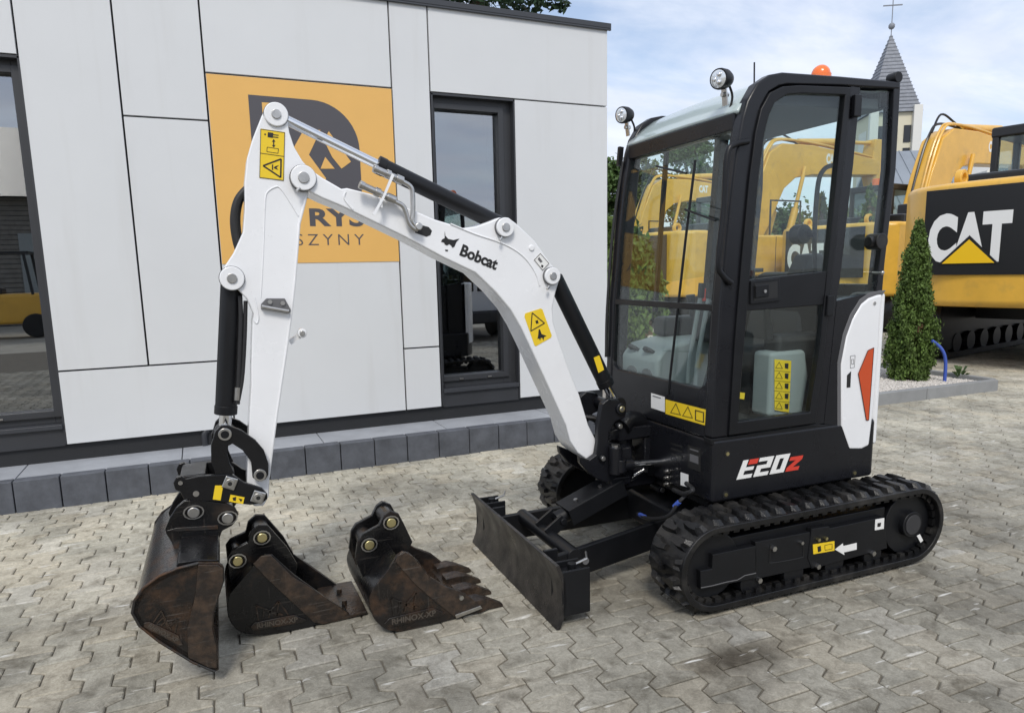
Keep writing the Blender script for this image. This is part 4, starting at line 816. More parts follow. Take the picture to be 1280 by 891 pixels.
def embossed(par, o, xd, yd, s, m_hi, y_off=0.0):
    """raised maker's plate: wedge-shaped emblem and lettering welded on a bucket cheek"""
    o, xd, yd = Vector(o), Vector(xd).normalized(), Vector(yd).normalized(); nd = xd.cross(yd)
    P = lambda a, b: o+xd*a*s+yd*b*s
    MB().prism([P(0, 0), P(1.75, 0), P(1.9, .08), P(1.45, .36), P(.05, .30), P(-.12, .16)], nd*0.006).build('name_plate', m_hi, par, bevel=0.002)
    text('lettering', 'RHINOX-XP', 'plate_letters', o+nd*0.006+xd*0.12*s+yd*0.07*s, xd, yd, 0.20*s, par, bold=0.025, width=1.45*s, depth=0.002)
    mb = MB()
    for a, b in (((.2, .36), (.15, .95)), ((.15, .95), (.62, .66)), ((.62, .66), (.95, .98)), ((.95, .98), (1.25, .40)), ((.35, .4), (.42, .75)), ((.42, .75), (.9, .42)), ((.62, .66), (.55, .4)), ((.62, .66), (1.05, .42)), ((.95, .98), (.85, .42))): mb.bar(P(*a)+nd*0.002, P(*b)+nd*0.002, 0.006, 0.05*s, up=xd.cross(nd) if abs(b[1]-a[1]) < abs(b[0]-a[0]) else xd)
    mb.build('raised_emblem', m_hi, par)

BW = 0.83; yN = BY-BW/2
def bk(px, y=yN): return F.Ys(px, y)
SIDE = [zh(*q) for q in ((400, 462), (392, 448), (375, 440), (300, 440), (220, 460), (150, 490), (90, 535), (55, 585), (47, 630), (75, 680), (150, 740), (280, 820), (365, 855), (378, 845), (374, 760), (358, 690), (362, 630), (380, 570), (400, 510))]
bu = pil('bucket', SIDE, yN, yN+0.014, 'bucket_worn', ME, bevel=0.002); bu['label'] = 'wide worn grading bucket on the quick hitch'
s3 = bk(SIDE)
MB().prism([(p.x, yN+BW-0.014, p.z) for p in s3], (0, 0.014, 0)).build('side_plate', 'bucket_worn', bu, bevel=0.002)
cen = sum(s3, Vector())/len(s3)
def inset(p, d): q = cen-p; q.y = 0; return p+q.normalized()*d
back = bk([zh(*q) for q in ((300, 446), (220, 466), (150, 496), (92, 541), (59, 590), (52, 630), (80, 678), (152, 735), (280, 812), (362, 848))])
back = smoothpath(back, 4)
MB().ring(back, [inset(p, 0.014) for p in back], (0, BW-0.02, 0), closed=False).build('shell', 'bucket_polished', bu)
rim = bk(SIDE); MB().tube([(p.x, yN-0.002, p.z) for p in rim[3:13]], 0.005, 8).build('rim_bead', 'bucket_polished', bu)
ce = bk([zh(*q) for q in ((250, 806), (365, 858), (380, 850), (376, 815), (300, 800))]); MB().prism(ce, (0, BW, 0)).build('cutting_edge', 'bucket_rust', bu, bevel=0.002)
wr = bk([zh(*q) for q in ((300, 445), (375, 445), (396, 462), (396, 510), (376, 570), (358, 630), (354, 690), (370, 760), (372, 840), (345, 840), (262, 800), (258, 690), (290, 560))], yN); MB().prism(wr, (0, -0.007, 0)).build('side_cutter', 'bucket_rust', bu, bevel=0.002)
tb_ = bk([zh(*q) for q in ((212, 462), (222, 446), (300, 436), (378, 436), (384, 470), (372, 520), (330, 520))]); MB().prism([p+Vector((0, 0.02, 0)) for p in tb_], (0, BW-0.04, 0)).build('top_beam', 'bucket_black', bu, bevel=0.004)
EAR = [zh(*q) for q in ((172, 312), (190, 270), (215, 230), (245, 203), (290, 196), (345, 205), (400, 212), (440, 228), (453, 250), (450, 275), (430, 298), (392, 318), (382, 345), (380, 380), (215, 390), (178, 330))]
for y in (BY-0.112, BY+0.085):
    ep = F.Ys(EAR, BY-0.112); e_ = MB().prism([(p.x, y, p.z) for p in ep], (0, 0.02, 0)).build('ear', 'bucket_black', bu, bevel=0.003)
for q in ((283, 243), (413, 265)):
    c = F.Y(*zh(*q), BY-0.112); MB().cyl((c.x, BY-0.130, c.z), (c.x, BY+0.12, c.z), 0.021, n=20).build('pin', 'steel', bu, bevel=0.003)
    MB().ring([(c.x+0.037*math.cos(k*.524), BY-0.122, c.z+0.028*math.sin(k*.524)) for k in range(12)], [(c.x+0.032*math.cos(k*.524), BY-0.122, c.z+0.024*math.sin(k*.524)) for k in range(12)], (0, 0.006, 0)).build('pin_clip', 'steel', bu)
wb_ = F.Ys([zh(175, 318), zh(215, 306), zh(375, 296), zh(378, 312), zh(222, 320)], BY-0.118); MB().prism(wb_, (0, 0.006, 0)).build('weld_bead', 'bucket_polished', bu, bevel=0.002)
o0, o1 = F.Y(*zh(82, 664), yN-0.0005), F.Y(*zh(228, 740), yN-0.0005); embossed(bu, F.Y(*zh(92, 684), yN-0.0005), o1-o0, Vector((0, 1, 0)).cross(o1-o0)*-1, (o1-o0).length/1.9, 'bucket_rust')

# --- swing casting at the boom foot
zs_ = lambda x, y: (660+.2918*x, 440+.2918*y)
SW = [zs_(*q) for q in ((318, 222), (345, 200), (390, 205), (424, 235), (418, 280), (375, 300), (350, 345), (345, 385), (400, 400), (405, 455), (400, 530), (335, 560), (300, 545), (262, 520), (226, 478), (222, 446), (262, 462), (292, 440), (300, 390), (300, 320))]
swp = F.Ys(SW, BY-0.125)
sw = pil('swing_casting', SW, BY-0.125, BY-0.09, 'charcoal', ME, bevel=0.006)
MB().prism([(p.x, BY+0.09, p.z) for p in swp], (0, 0.035, 0)).build('casting_cheek', 'charcoal', sw, bevel=0.006)
c = F.Y(*zs_(375, 460), BY); MB().box(c.x-0.10, c.x+0.02, BY-0.12, BY+0.12, c.z-0.09, c.z-0.05).box(c.x-0.05, c.x+0.02, BY-0.12, BY+0.12, c.z-0.05, c.z+0.09).build('casting_web', 'charcoal', sw, bevel=0.01)
pv_ = Vector((c.x+0.03, BY, 0)); MB().cyl(pv_+Vector((0, 0, c.z-0.15)), pv_+Vector((0, 0, c.z+0.13)), 0.055, n=24).build('swing_pin', 'charcoal', sw, bevel=0.006)
q = F.Y(*zs_(375, 440), BY-0.15); MB().cyl((q.x, BY-0.15, q.z-0.09), (q.x, BY-0.15, q.z+0.04), 0.032, n=20).build('lug', 'charcoal', sw, bevel=0.004); MB().cyl((q.x, BY-0.15, q.z+0.04), (q.x, BY-0.15, q.z+0.05), 0.02, n=8).build('bolt', 'steel', sw)
for p_ in ((402, 244), (395, 318), (322, 456)): boss(*zs_(*p_), BY-0.142, BY-0.12, 0.016, 'black_satin', sw, 'bolt', 'steel', 0.7)
boss(*zs_(402, 244), BY-0.14, BY+0.14, 0.026, 'charcoal', sw, 'pin_boss', 'zinc_yellow', 0.55)
for k in range(5): MB().box(F.Y(*zs_(350, 340), BY-0.126).x-0.006, F.Y(*zs_(350, 340), BY-0.126).x+0.006, BY-0.128, BY-0.124, F.Y(*zs_(350, 340+12*k), BY-0.126).z-0.003, F.Y(*zs_(350, 340+12*k), BY-0.126).z+0.003).build('cast_mark', 'black_satin', sw)
ra, rb = F.Y(*zs_(395, 485), BY-0.16), F.Y(*zs_(600, 468), BY-0.16)
sc_ = MB().cyl(ra, ra.lerp(rb, 0.25), 0.026, n=18).cyl(ra+Vector((0, 0, -0.03)), ra+Vector((0, 0, 0.03)), 0.03, n=18).build('swing_cylinder', 'charcoal', ME, bevel=0.003); MB().cyl(ra, rb+(rb-ra)*0.3, 0.019, n=18).build('rod', 'chrome', sc_)
MB().box(-0.62, -0.40, BY-0.075, BY+0.075, 0.36, 0.45).box(-0.62, -0.40, BY-0.075, BY+0.075, 0.60, 0.66).cyl((-0.62, BY, 0.36), (-0.62, BY, 0.45), 0.075).cyl((-0.62, BY, 0.60), (-0.62, BY, 0.66), 0.075).box(-0.47, -0.41, BY-0.07, BY+0.07, 0.44, 0.61).build('swing_mount', 'charcoal', ME, bevel=0.01)
MB().tube(smoothpath([F.Y(*zs_(400, 320), 0.0), F.Y(*zs_(430, 290), 0.02), F.Y(*zs_(480, 305), 0.05), F.Y(*zs_(500, 370), 0.08), F.Y(*zs_(520, 420), 0.12)]), 0.045, 14).build('hose_bundle', 'black_satin', ME)
for k in range(4): MB().tube(smoothpath([F.Y(728+k*4, 520, 0.09+0.02*k), F.Y(752+k*3, 526+k*6, 0.06), F.Y(775, 548+k*9, 0.05), F.Y(800, 566+k*5, 0.1)]), 0.011, 8).build('hose', 'rubber_hose', ME)

# --- upper frame (house)
def plan(pts, z0, z1): return MB().prism([(a, b, z0) for a, b in pts], (0, 0, z1-z0))
tail = [(0.70*math.cos(R(a)), 0.70*math.sin(R(a))) for a in range(-42, 43, 6)]
hs = plan([(-0.44, -0.49), (0.50, -0.49)]+tail+[(0.50, 0.49), (-0.28, 0.49), (-0.44, 0.40)], 0.405, 0.685).build('house', 'charcoal', ME, bevel=0.016, seg=3)
MB().box(-0.40, 0.45, -0.42, 0.42, 0.36, 0.41).build('turntable', 'black_satin', ME)
yS = -0.4905
p0, p1 = F.Y(920.4, 599.3, yS), F.Y(1003.8, 568, yS); u = (p1.x-p0.x)/3.80; hgt = 0.082; sh_ = 0.30*u*1.2
def gly(name, pts, ox, m, sy=1.0):
    MB().prism([(p0.x+(ox+a)*u+sh_*b, yS, p0.z+b*hgt) for a, b in pts], (0, -0.0015, 0)).build(name, m, hs, smooth=False)
gly('lettering', [(0, 0), (.8, 0), (.8, .2), (.28, .2), (.28, .42), (.75, .42), (.75, .6), (.28, .6), (.28, 1), (0, 1)], 0, 'decal_white')
gly('lettering', [(.36, .73), (.86, .73), (.86, 1), (.36, 1)], 0, 'decal_red')
gly('lettering', [(0, 0), (.8, 0), (.8, .2), (.28, .2), (.28, .4), (.8, .4), (.8, 1), (0, 1), (0, .8), (.52, .8), (.52, .6), (0, .6)], .93, 'decal_white')
for a, b in (((0, 0), (.28, 1)), ((.53, 0), (.81, 1)), ((.28, 0), (.53, .2)), ((.28, .8), (.53, 1))): gly('lettering', [(a[0], a[1]), (b[0], a[1]), (b[0], b[1]), (a[0], b[1])], 1.86, 'decal_white')
gly('lettering', [(0, 0), (.75, 0), (.75, .2), (.34, .2), (.75, .58), (.75, .78), (0, .78), (0, .58), (.40, .58), (0, .2)], 2.78, 'decal_red')
for q in ((909, 567), (907, 618), (1068, 591)):
    c = F.Y(*q, yS); MB().cyl((c.x, yS-0.002, c.z), (c.x, yS+0.01, c.z), 0.016, n=18).build('bolt_recess', 'decal_black', hs); MB().cyl((c.x, yS-0.005, c.z), (c.x, yS, c.z), 0.009, n=6).build('bolt', 'zinc_yellow', hs)
def fx(name, px, m, x, t=0.0015, par=hs): return MB().prism([F.X(a, b, x) for a, b in px], (-t, 0, 0)).build(name, m, par, smooth=False)
xF = -0.4405
fx('rating_plate', [(860, 556), (876, 561), (876, 590), (860, 584)], 'decal_black', xF); fx('plate_text', [(862.5, 560), (873, 563.5), (873, 565), (862.5, 561.5)], 'seal_grey', xF-0.0016); fx('plate_text', [(862.5, 567), (873, 570.5), (873, 580), (862.5, 576)], 'seal_grey', xF-0.0016)
fx('sticker', [(851, 590), (860.5, 593), (860.5, 609), (851, 606)], 'decal_white', xF)
for k in range(3): fx('vent_slot', [(839, 553+k*6.5), (853, 557+k*6.5), (853, 559.5+k*6.5), (839, 555.5+k*6.5)], 'decal_black', xF)
for k in range(3): c = F.X(838, 588+k*8, xF); MB().cyl((xF-0.035, c.y, c.z), (xF, c.y, c.z), 0.007, n=10).box(xF-0.02, xF-0.01, c.y-0.012, c.y+0.012, c.z-0.009, c.z+0.009).build('hydraulic_port', 'steel', hs)
MB().tube(smoothpath([F.X(842, 612, -0.46), F.X(855, 617, -0.50), F.X(866, 612, -0.49), F.X(858, 604, -0.45)]), 0.011, 8).build('hose', 'rubber_hose', ME)
MB().tube(smoothpath([F.X(862, 615, -0.47), F.X(848, 628, -0.52), F.X(835, 645, -0.55), F.X(812, 648, -0.55), F.X(797, 642, -0.5)]), 0.009, 8).build('hose', 'rubber_hose', ME)
MB().cyl(F.X(849, 627, -0.52), F.X(843, 633, -0.53), 0.011, n=10).build('hose_fitting', 'blue_pipe', ME); MB().cyl(F.X(800, 643, -0.51), F.X(806, 646, -0.53), 0.011, n=10).build('hose_fitting', 'blue_pipe', ME)

# --- engine cover behind the cab
yC = -0.492
CHEEK = [(1077, 380), (1086, 372.5), (1097, 368.5), (1104, 367.5), (1101, 391), (1099, 431), (1094, 500), (1087, 557), (1077, 562), (1061.5, 562), (1051.5, 533), (1051.5, 455), (1058, 421), (1066, 399)]
cv = pil('engine_cover', CHEEK, yC, -0.36, 'white_paint', ME, bevel=0.012, seg=3); cv['label'] = 'white engine cover with orange reflector'
pil('cover_seal', [(1075, 374), (1085, 367), (1100, 363), (1108, 363), (1104, 367.5), (1097, 368.5), (1086, 372.5), (1077, 380), (1066, 399), (1058, 421), (1051.5, 455), (1051.5, 533), (1047, 533), (1047, 453), (1054, 417), (1063, 393)], yC+0.004, -0.40, 'seal_grey', ME, bevel=0.003)
ro = [(0.715*math.cos(R(a)), 0.715*math.sin(R(a)), 0.555) for a in range(-43, 44, 4)]; ri = [(0.66*math.cos(R(a)), 0.66*math.sin(R(a)), 0.555) for a in range(-43, 44, 4)]
MB().ring(ro, ri, (0, 0, 0.725), closed=False).build('tailgate', 'white_paint', cv, bevel=0.016, seg=3)
plan([(0.28, -0.40), (0.46, -0.44)]+[(0.64*math.cos(R(a)), 0.64*math.sin(R(a))) for a in range(-40, 41, 8)]+[(0.46, 0.44), (0.28, 0.44)], 0.68, 1.265).build('engine_bay', 'black_satin', ME)
pil('reflector', [(1092.5, 434.5), (1085, 438), (1073, 467), (1083, 525), (1086, 525)], yC-0.003, yC, 'reflector', cv, bevel=0.001)
line('reflector_border', [(1092.5, 434.5), (1085, 438), (1073, 467), (1083, 525), (1086, 525)], 0.0025, 'decal_black', cv, yC-0.0035, True)
pil('latch_recess', [(1059, 469), (1064, 464), (1063, 484), (1058.5, 484.5)], yC-0.0015, yC, 'decal_black', cv)
line('pictogram', [(1063, 445), (1069, 444), (1068, 459), (1063, 460)], 0.0014, 'seal_grey', cv, yC-0.001, True); line('pictogram', [(1064.5, 449), (1067, 449), (1067, 455), (1064.5, 455)], 0.0014, 'seal_grey', cv, yC-0.001, True)
c = F.Y(1093, 379, yC); MB().cyl((c.x, yC-0.004, c.z), (c.x, yC, c.z), 0.008, n=10).build('bolt', 'steel', cv)

# --- cab
yA, yB = -0.49, 0.42
OUT = [(890, 549), (893, 500), (900, 387), (912, 262), (921, 190), (928.5, 148), (934.8, 126), (947, 104), (963, 93), (979, 90), (1050, 95), (1127, 102)]
INN = [(911, 546), (917, 470), (924, 365), (934, 262), (942, 190), (947, 155), (953, 133), (963, 115), (975, 108), (985, 106), (1050, 107.5), (1126, 112)]
BP = [(1065, 107), (1077, 109), (1068, 205), (1052, 345), (1047, 376), (1031, 530), (1020, 531), (1031, 440), (1041, 345), (1056, 205)]
RP = [(1047, 376), (1104, 363), (1086, 367), (1077, 376), (1066, 395), (1057, 419), (1050, 455), (1050, 533), (1031, 530)]
DP = [(1119, 103), (1127, 103), (1121, 211), (1107, 330), (1104, 366), (1096, 367), (1100, 330), (1114, 211)]
SL = [(890, 549), (911, 546), (1020, 530), (1050, 532), (1050, 539), (890, 557)]
cb = None
for y0, y1 in ((yA, yA+0.06), (yB-0.06, yB)):
    mb = MB().ring([(p.x, y0, p.z) for p in F.Ys(OUT, yA)], [(p.x, y0, p.z) for p in F.Ys(INN, yA)], (0, y1-y0, 0), closed=False)
    o = mb.build('cab' if cb is None else 'cab_side_frame', 'charcoal', ME if cb is None else cb, bevel=0.012, seg=3)
    if cb is None: cb = o
    for nm, q in (('door_pillar', BP), ('rear_panel', RP), ('rear_pillar', DP), ('door_sill', SL)):
        MB().prism([(p.x, y0+0.004, p.z) for p in F.Ys(q, yA)], (0, y1-y0-0.006, 0)).build(nm, 'charcoal' if nm != 'door_sill' else 'black_satin', cb, bevel=0.004)
XFZ = [(p.z, p.x) for p in F.Ys(OUT[:8], yA)]
def XF(z_):
    for (a, xa), (b, xb) in zip(XFZ, XFZ[1:]):
        if z_ <= b: return xa+(xb-xa)*(z_-a)/(b-a)
    return XFZ[-1][1]
def front_sheet(name, z0, z1, y0, y1, m, off=0.0, t=0.005, par=None, **k):
    n = 8; zz = [z0+(z1-z0)*i/n for i in range(n+1)]
    return MB().ring([(XF(a)+off, y0, a) for a in zz], [(XF(a)+off+t, y0, a) for a in zz], (0, y1-y0, 0), closed=False).build(name, m, par or cb, **k)
zmid = F.X(830, 381, -0.42).z; zlo = 0.895; ztop = 1.985
front_sheet('windscreen', zmid+0.012, ztop, yA+0.055, yB-0.055, 'cab_glass', 0.016, smooth=False)
front_sheet('lower_windscreen', zlo, zmid-0.012, yA+0.055, yB-0.055, 'cab_glass', 0.016, smooth=False)
front_sheet('windscreen_bar', zmid-0.014, zmid+0.014, yA+0.05, yB-0.05, 'black_satin', 0.004, 0.025, bevel=0.003)
front_sheet('front_apron', 0.685, zlo, yA+0.045, yB-0.0, 'charcoal', 0.006, 0.04, bevel=0.008)
# rounded lower corners of the front frame
for y, s in ((yA+0.058, 1), (yB-0.058, -1)):
    MB().prism([(XF(zlo)+0.006, y, zlo-0.005), (XF(zlo)+0.006, y+s*0.055, zlo-0.005), (XF(zlo)+0.006, y+s*0.016, zlo+0.018), (XF(zlo)+0.006, y, zlo+0.055)], (0.02, 0, 0)).build('corner_gusset', 'charcoal', cb)
    front_sheet('windscreen_seal', zlo-0.01, ztop, y-0.008, y+0.008, 'black_satin', 0.006, 0.02)
hx = XF(2.0); MB().box(hx-0.004, hx+0.06, yA+0.05, yB-0.05, 1.965, 2.035).build('header_beam', 'charcoal', cb, bevel=0.008)
xr = F.Y(1121, 150, yA).x
rpz = [(hx-0.004, 2.037), (hx+0.03, 2.075), (hx+0.10, 2.13), (-0.14, 2.172), (0.1, 2.186), (0.35, 2.190), (xr, 2.188)]
ny = 12; rpz = [(q.x, q.y) for q in smoothpath([(a, b, 0) for a, b in rpz], 5)]; rv3 = []; rf3 = []
for i, (a, zz) in enumerate(rpz):
    for j in range(ny+1):
        t = j/ny; rv3.append((a, yA+0.035+(yB-yA-0.07)*t, zz+0.014*math.sin(math.pi*t)*(0.4+0.6*min(1, i/15))))
for i in range(len(rpz)-1):
    for j in range(ny): rf3.append((i*(ny+1)+j, (i+1)*(ny+1)+j, (i+1)*(ny+1)+j+1, i*(ny+1)+j+1))
ro_ = MB().add(rv3, rf3).build('roof', 'roof_panel', cb); sm = ro_.modifiers.new('solid', 'SOLIDIFY'); sm.thickness = 0.02; sm.offset = -1
MB().prism([(hx+0.062, yA+0.06, 2.035), (hx+0.14, yA+0.06, 2.075), (xr-0.01, yA+0.06, 2.095), (xr-0.01, yA+0.06, 2.145), (-0.1, yA+0.06, 2.13), (hx+0.12, yA+0.06, 2.10)], (0, yB-yA-0.12, 0)).build('headliner', 'headliner', cb, bevel=0.01)
MB().box(xr-0.05, xr, yA+0.05, yB-0.05, 2.10, 2.19).box(0.44, 0.49, yA+0.05, yB-0.05, 1.25, 1.32).build('rear_beam', 'charcoal', cb, bevel=0.008)
MB().prism([(0.475, yA+0.05, 1.31), (0.480, yA+0.05, 1.31), (xr-0.02, yA+0.05, 2.11), (xr-0.025, yA+0.05, 2.11)], (0, yB-yA-0.1, 0)).build('rear_window', 'cab_glass_rear', cb, smooth=False)
QG = [(1076, 112), (1120, 114), (1113, 211), (1099, 330), (1095, 366), (1049, 374), (1053, 345), (1069, 205)]
qn = F.Ys(QG, yA)
for y in (yA+0.018, yB-0.022): MB().prism([(p.x, y, p.z) for p in qn], (0, 0.004, 0)).build('quarter_window', 'cab_glass_rear', cb, smooth=False)
fs = F.Ys(INN, yA)+[F.Y(1056, 205, yA), F.Y(1041, 345, yA)]; FSW = [(p.x, yB-0.03, p.z) for p in fs if p.z > 1.18]
MB().prism(FSW, (0, 0.004, 0)).build('side_window', 'cab_glass_rear', cb, smooth=False)
MB().box(-0.40, 0.28, yB-0.035, yB-0.012, 0.69, 0.98).build('side_panel', 'charcoal', cb)
MB().bar((XF(1.5)+0.25, yB-0.03, 1.18), (XF(1.9)+0.27, yB-0.03, 2.10), 0.02, 0.02).build('side_window_bar', 'black_satin', cb)
MB().box(-0.42, 0.30, yA+0.05, yB-0.03, 0.66, 0.70).build('cab_floor', 'trim_dark', cb)
# door
DO = [(912, 544.5), (919, 430), (928, 320), (937, 225), (945, 165), (952, 136), (963, 116), (979, 108), (1000, 106.5), (1065, 109), (1056, 205), (1041, 345), (1031, 440), (1020, 529.5)]
DI = [(923, 527), (931, 425), (940, 320), (948, 230), (955.5, 170), (961, 146), (969, 128), (984, 118.5), (1003, 117), (1057, 119), (1048, 205), (1034, 345), (1026, 430), (1013, 515)]
yD = yA-0.012
door = MB().ring(F.Ys(DO, yD), F.Ys(DI, yD), (0, 0.035, 0)).build('door', 'black_satin', ME, bevel=0.005)
pil('door_rail', [(935.5, 350), (1034, 339), (1029.5, 381), (932, 389)], yD+0.003, yD+0.03, 'black_satin', door, bevel=0.004)
MB().prism(F.Ys(DI[1:13], yD+0.018), (0, 0.004, 0)).build('upper_pane', 'cab_glass', door, smooth=False) if False else None
ug = [(938, 345)]+DI[3:10]+[(1048, 205), (1034.5, 338)]; lg = [(923, 527), (931.5, 388), (1029.5, 381), (1026, 430), (1013, 515)]
MB().prism(F.Ys(ug, yD+0.016), (0, 0.004, 0)).build('upper_pane', 'cab_glass', door, smooth=False)
MB().prism(F.Ys(lg, yD+0.016), (0, 0.004, 0)).build('lower_pane', 'cab_glass', door, smooth=False)
hd = pil('door_handle', [(939, 351.5), (975, 347.5), (975.5, 376), (938.5, 380.5)], yD-0.006, yD+0.004, 'black_satin', door, bevel=0.003)
pil('handle_recess', [(943, 355), (972, 351.5), (972, 372), (943, 376)], yD-0.0075, yD-0.006, 'decal_black', door); pil('handle_paddle', [(945, 357), (962, 355), (962, 370), (945, 373)], yD-0.016, yD-0.007, 'black_satin', door, bevel=0.004)
c = F.Y(953, 364, yD); MB().cyl((c.x, yD-0.019, c.z), (c.x, yD-0.012, c.z), 0.007, n=12).build('door_lock', 'steel', door)
for q in ((1070, 133), (1036, 382)): c = F.Y(*q, yD); MB().box(c.x-0.02, c.x+0.02, yD-0.014, yD+0.01, c.z-0.045, c.z+0.045).build('hinge', 'black_satin', door, bevel=0.004)
for q in ((1101, 283), ): c = F.Y(1096, 302, yA-0.02); MB().cyl((c.x, yA-0.05, c.z), (c.x, yA+0.02, c.z), 0.036, n=20).cyl((c.x-0.055, yA-0.02, c.z), (c.x, yA-0.02, c.z), 0.022, n=14).build('door_catch', 'rubber', cb, bevel=0.004)
c = F.Y(1098, 341, yA-0.01); MB().cyl((c.x, yA-0.03, c.z), (c.x, yA+0.02, c.z), 0.007, n=10).ball((c.x, yA-0.03, c.z), 0.01, 10).build('catch_pin', 'steel', cb)
# stickers on the front apron
xa_ = XF(0.86)+0.005
def fsl(name, px, m, off):
    MB().prism([F.P(a, b, (XF(0.80)+0.006-off, 0, 0.80), Vector((1, 0, -(XF(0.95)-XF(0.72))/0.23)).normalized()) for a, b in px], (-0.001, 0, 0)).build(name, m, cb, smooth=False)
fsl('warning_sticker', [(832, 499), (883, 512), (883, 532), (832, 517)], 'decal_yellow', 0.0005); fsl('sticker', [(814, 491), (831, 496), (831, 515), (814, 509.5)], 'decal_white', 0.0005)
for a in (838, 853):
    for tri in (((a, 514+(a-832)*.27), (a+7, 502+(a-832)*.27), (a+13, 517+(a-832)*.27)),):
        q = list(tri)
        for k in range(3):
            (x0, y0), (x1, y1) = q[k], q[(k+1) % 3]; nx, ny_ = -(y1-y0), x1-x0; l_ = math.hypot(nx, ny_)/0.55; fsl('pictogram', [(x0, y0), (x1, y1), (x1+nx/l_, y1+ny_/l_), (x0+nx/l_, y0+ny_/l_)], 'decal_black', 0.002)
fsl('pictogram', [(869, 512), (880, 515), (880, 516), (869, 513)], 'decal_black', 0.002); fsl('pictogram', [(869, 524), (880, 527), (880, 528), (869, 525)], 'decal_black', 0.002); fsl('pictogram', [(869, 512), (870, 512), (870, 525), (869, 525)], 'decal_black', 0.002); fsl('pictogram', [(879, 515), (880, 515), (880, 528), (879, 528)], 'decal_black', 0.002)
fsl('plate_text', [(816, 494), (826, 497), (826, 498), (816, 495)], 'seal_grey', 0.002)
# cab interior
MB().box(-0.06, 0.30, -0.26, 0.18, 0.92, 1.04).build('seat_cushion', 'trim_dark', cb, bevel=0.04, seg=3)
MB().prism([(0.24, -0.24, 1.0), (0.36, -0.24, 1.0), (0.42, -0.24, 1.38), (0.32, -0.24, 1.38)], (0, 0.40, 0)).build('seat_back', 'trim_dark', cb, bevel=0.04, seg=3)
MB().box(0.0, 0.28, -0.2, 0.14, 0.69, 0.92).build('seat_base', 'black_satin', cb)
cs = F.Ys([(964, 441), (1008, 437), (1012, 470), (1004, 520), (960, 522)], -0.40); MB().prism(cs, (0, 0.12, 0)).build('left_console', 'trim_grey', cb, bevel=0.02, seg=3)
MB().prism(F.Ys([(968, 449), (989, 451), (986, 516), (968, 512)], -0.402), (0, -0.001, 0)).build('warning_sticker', 'decal_yellow', cb)
for k in range(5):
    line('sticker_line', [(968, 463+k*12.6), (988, 465+k*12.6)], 0.0015, 'decal_black', cb, -0.4035)
    line('pictogram', [(969.5, 460+k*12.6), (974, 452.5+k*12.6), (978, 460.5+k*12.6)], 0.002, 'decal_black', cb, -0.4035, True); decal('pictogram', [(981, 454+k*12.6), (985.5, 454+k*12.6), (985, 461+k*12.6), (981, 460+k*12.6)], 'decal_black', cb, -0.4032)
decal('sticker', [(923, 490), (931, 491), (930, 499), (923, 498)], 'decal_yellow', cb, -0.42)
MB().box(0.0, 0.32, -0.38, -0.27, 0.98, 1.10).build('armrest', 'trim_dark', cb, bevel=0.025, seg=3)
for q in ((0.0, -0.32), (0.0, 0.24)): MB().tube([(q[0], q[1], 1.08), (q[0]-0.02, q[1], 1.20), (q[0]-0.03, q[1], 1.27)], [0.02, 0.015, 0.024], 12).build('joystick', 'trim_dark', cb)
jc = F.Y(1000, 293, -0.30); MB().cyl((jc.x, -0.33, jc.z), (jc.x, -0.27, jc.z), 0.045, n=22).cyl((jc.x+0.03, -0.36, jc.z), (jc.x+0.03, -0.27, jc.z), 0.018, n=14).build('door_stop', 'rubber', cb, bevel=0.006)
MB().tube(smoothpath([F.Y(1020, 345, -0.3), F.Y(1018, 300, -0.3), F.Y(1022, 235, -0.3), F.Y(1030, 212, -0.3), F.Y(1048, 205, -0.3)]), 0.011, 9).build('grab_rail', 'trim_dark', cb)
MB().prism(F.Ys([(1000, 345), (1012, 318), (1028, 316), (1040, 345)], -0.2), (0, 0.10, 0)).build('lever_cover', 'trim_dark', cb, bevel=0.012)
# right-hand console with dials and vents
MB().prism([(-0.385, 0.02, 0.75), (-0.385, 0.02, 0.97), (-0.33, 0.02, 1.03), (-0.16, 0.02, 1.06), (0.0, 0.02, 1.06), (0.0, 0.02, 0.70), (-0.30, 0.02, 0.70)], (0, 0.33, 0)).build('right_console', 'trim_grey', cb, bevel=0.02, seg=3)
for y in (0.10, 0.24): MB().cyl((-0.392, y, 0.87), (-0.384, y, 0.87), 0.05, n=24).build('speaker', 'seal_grey', cb)
for y in (0.12, 0.26): MB().cyl((-0.362, y, 0.996), (-0.354, y, 1.006), 0.04, n=24).build('air_vent', 'trim_dark', cb)
MB().box(-0.20, 0.25, 0.22, 0.34, 1.06, 1.16).box(-0.35, -0.16, -0.14, 0.04, 0.70, 0.74).build('side_console', 'trim_dark', cb, bevel=0.02)
for y in (-0.17, -0.11):
    MB().tube(smoothpath([(-0.30, y, 0.70), (-0.29, y, 0.95), (-0.25, y, 1.18), (-0.23, y, 1.28)]), 0.011, 10).build('travel_lever', 'trim_grey', cb); MB().cyl((-0.23, y, 1.27), (-0.225, y, 1.34), 0.016, n=12).build('lever_grip', 'trim_dark', cb)
MB().prism([(-0.17, -0.10, 1.05), (-0.17, 0.06, 1.05), (-0.15, 0.06, 1.25), (-0.15, -0.10, 1.25)], (0.22, 0, 0)).build('control_pod', 'trim_dark', cb, bevel=0.03, seg=3); MB().cyl((-0.12, -0.0, 1.25), (-0.12, -0.0, 1.31), 0.015, n=12).build('stop_button', 'decal_red', cb)
MB().bar((-0.36, -0.30, 0.72), (-0.29, -0.36, 1.12), 0.05, 0.05, up=(0, 1, 0)).build('gas_strut', 'trim_dark', cb)
wq = [F.X(*q, -0.37) for q in ((850, 492), (862, 300), (865, 200))]
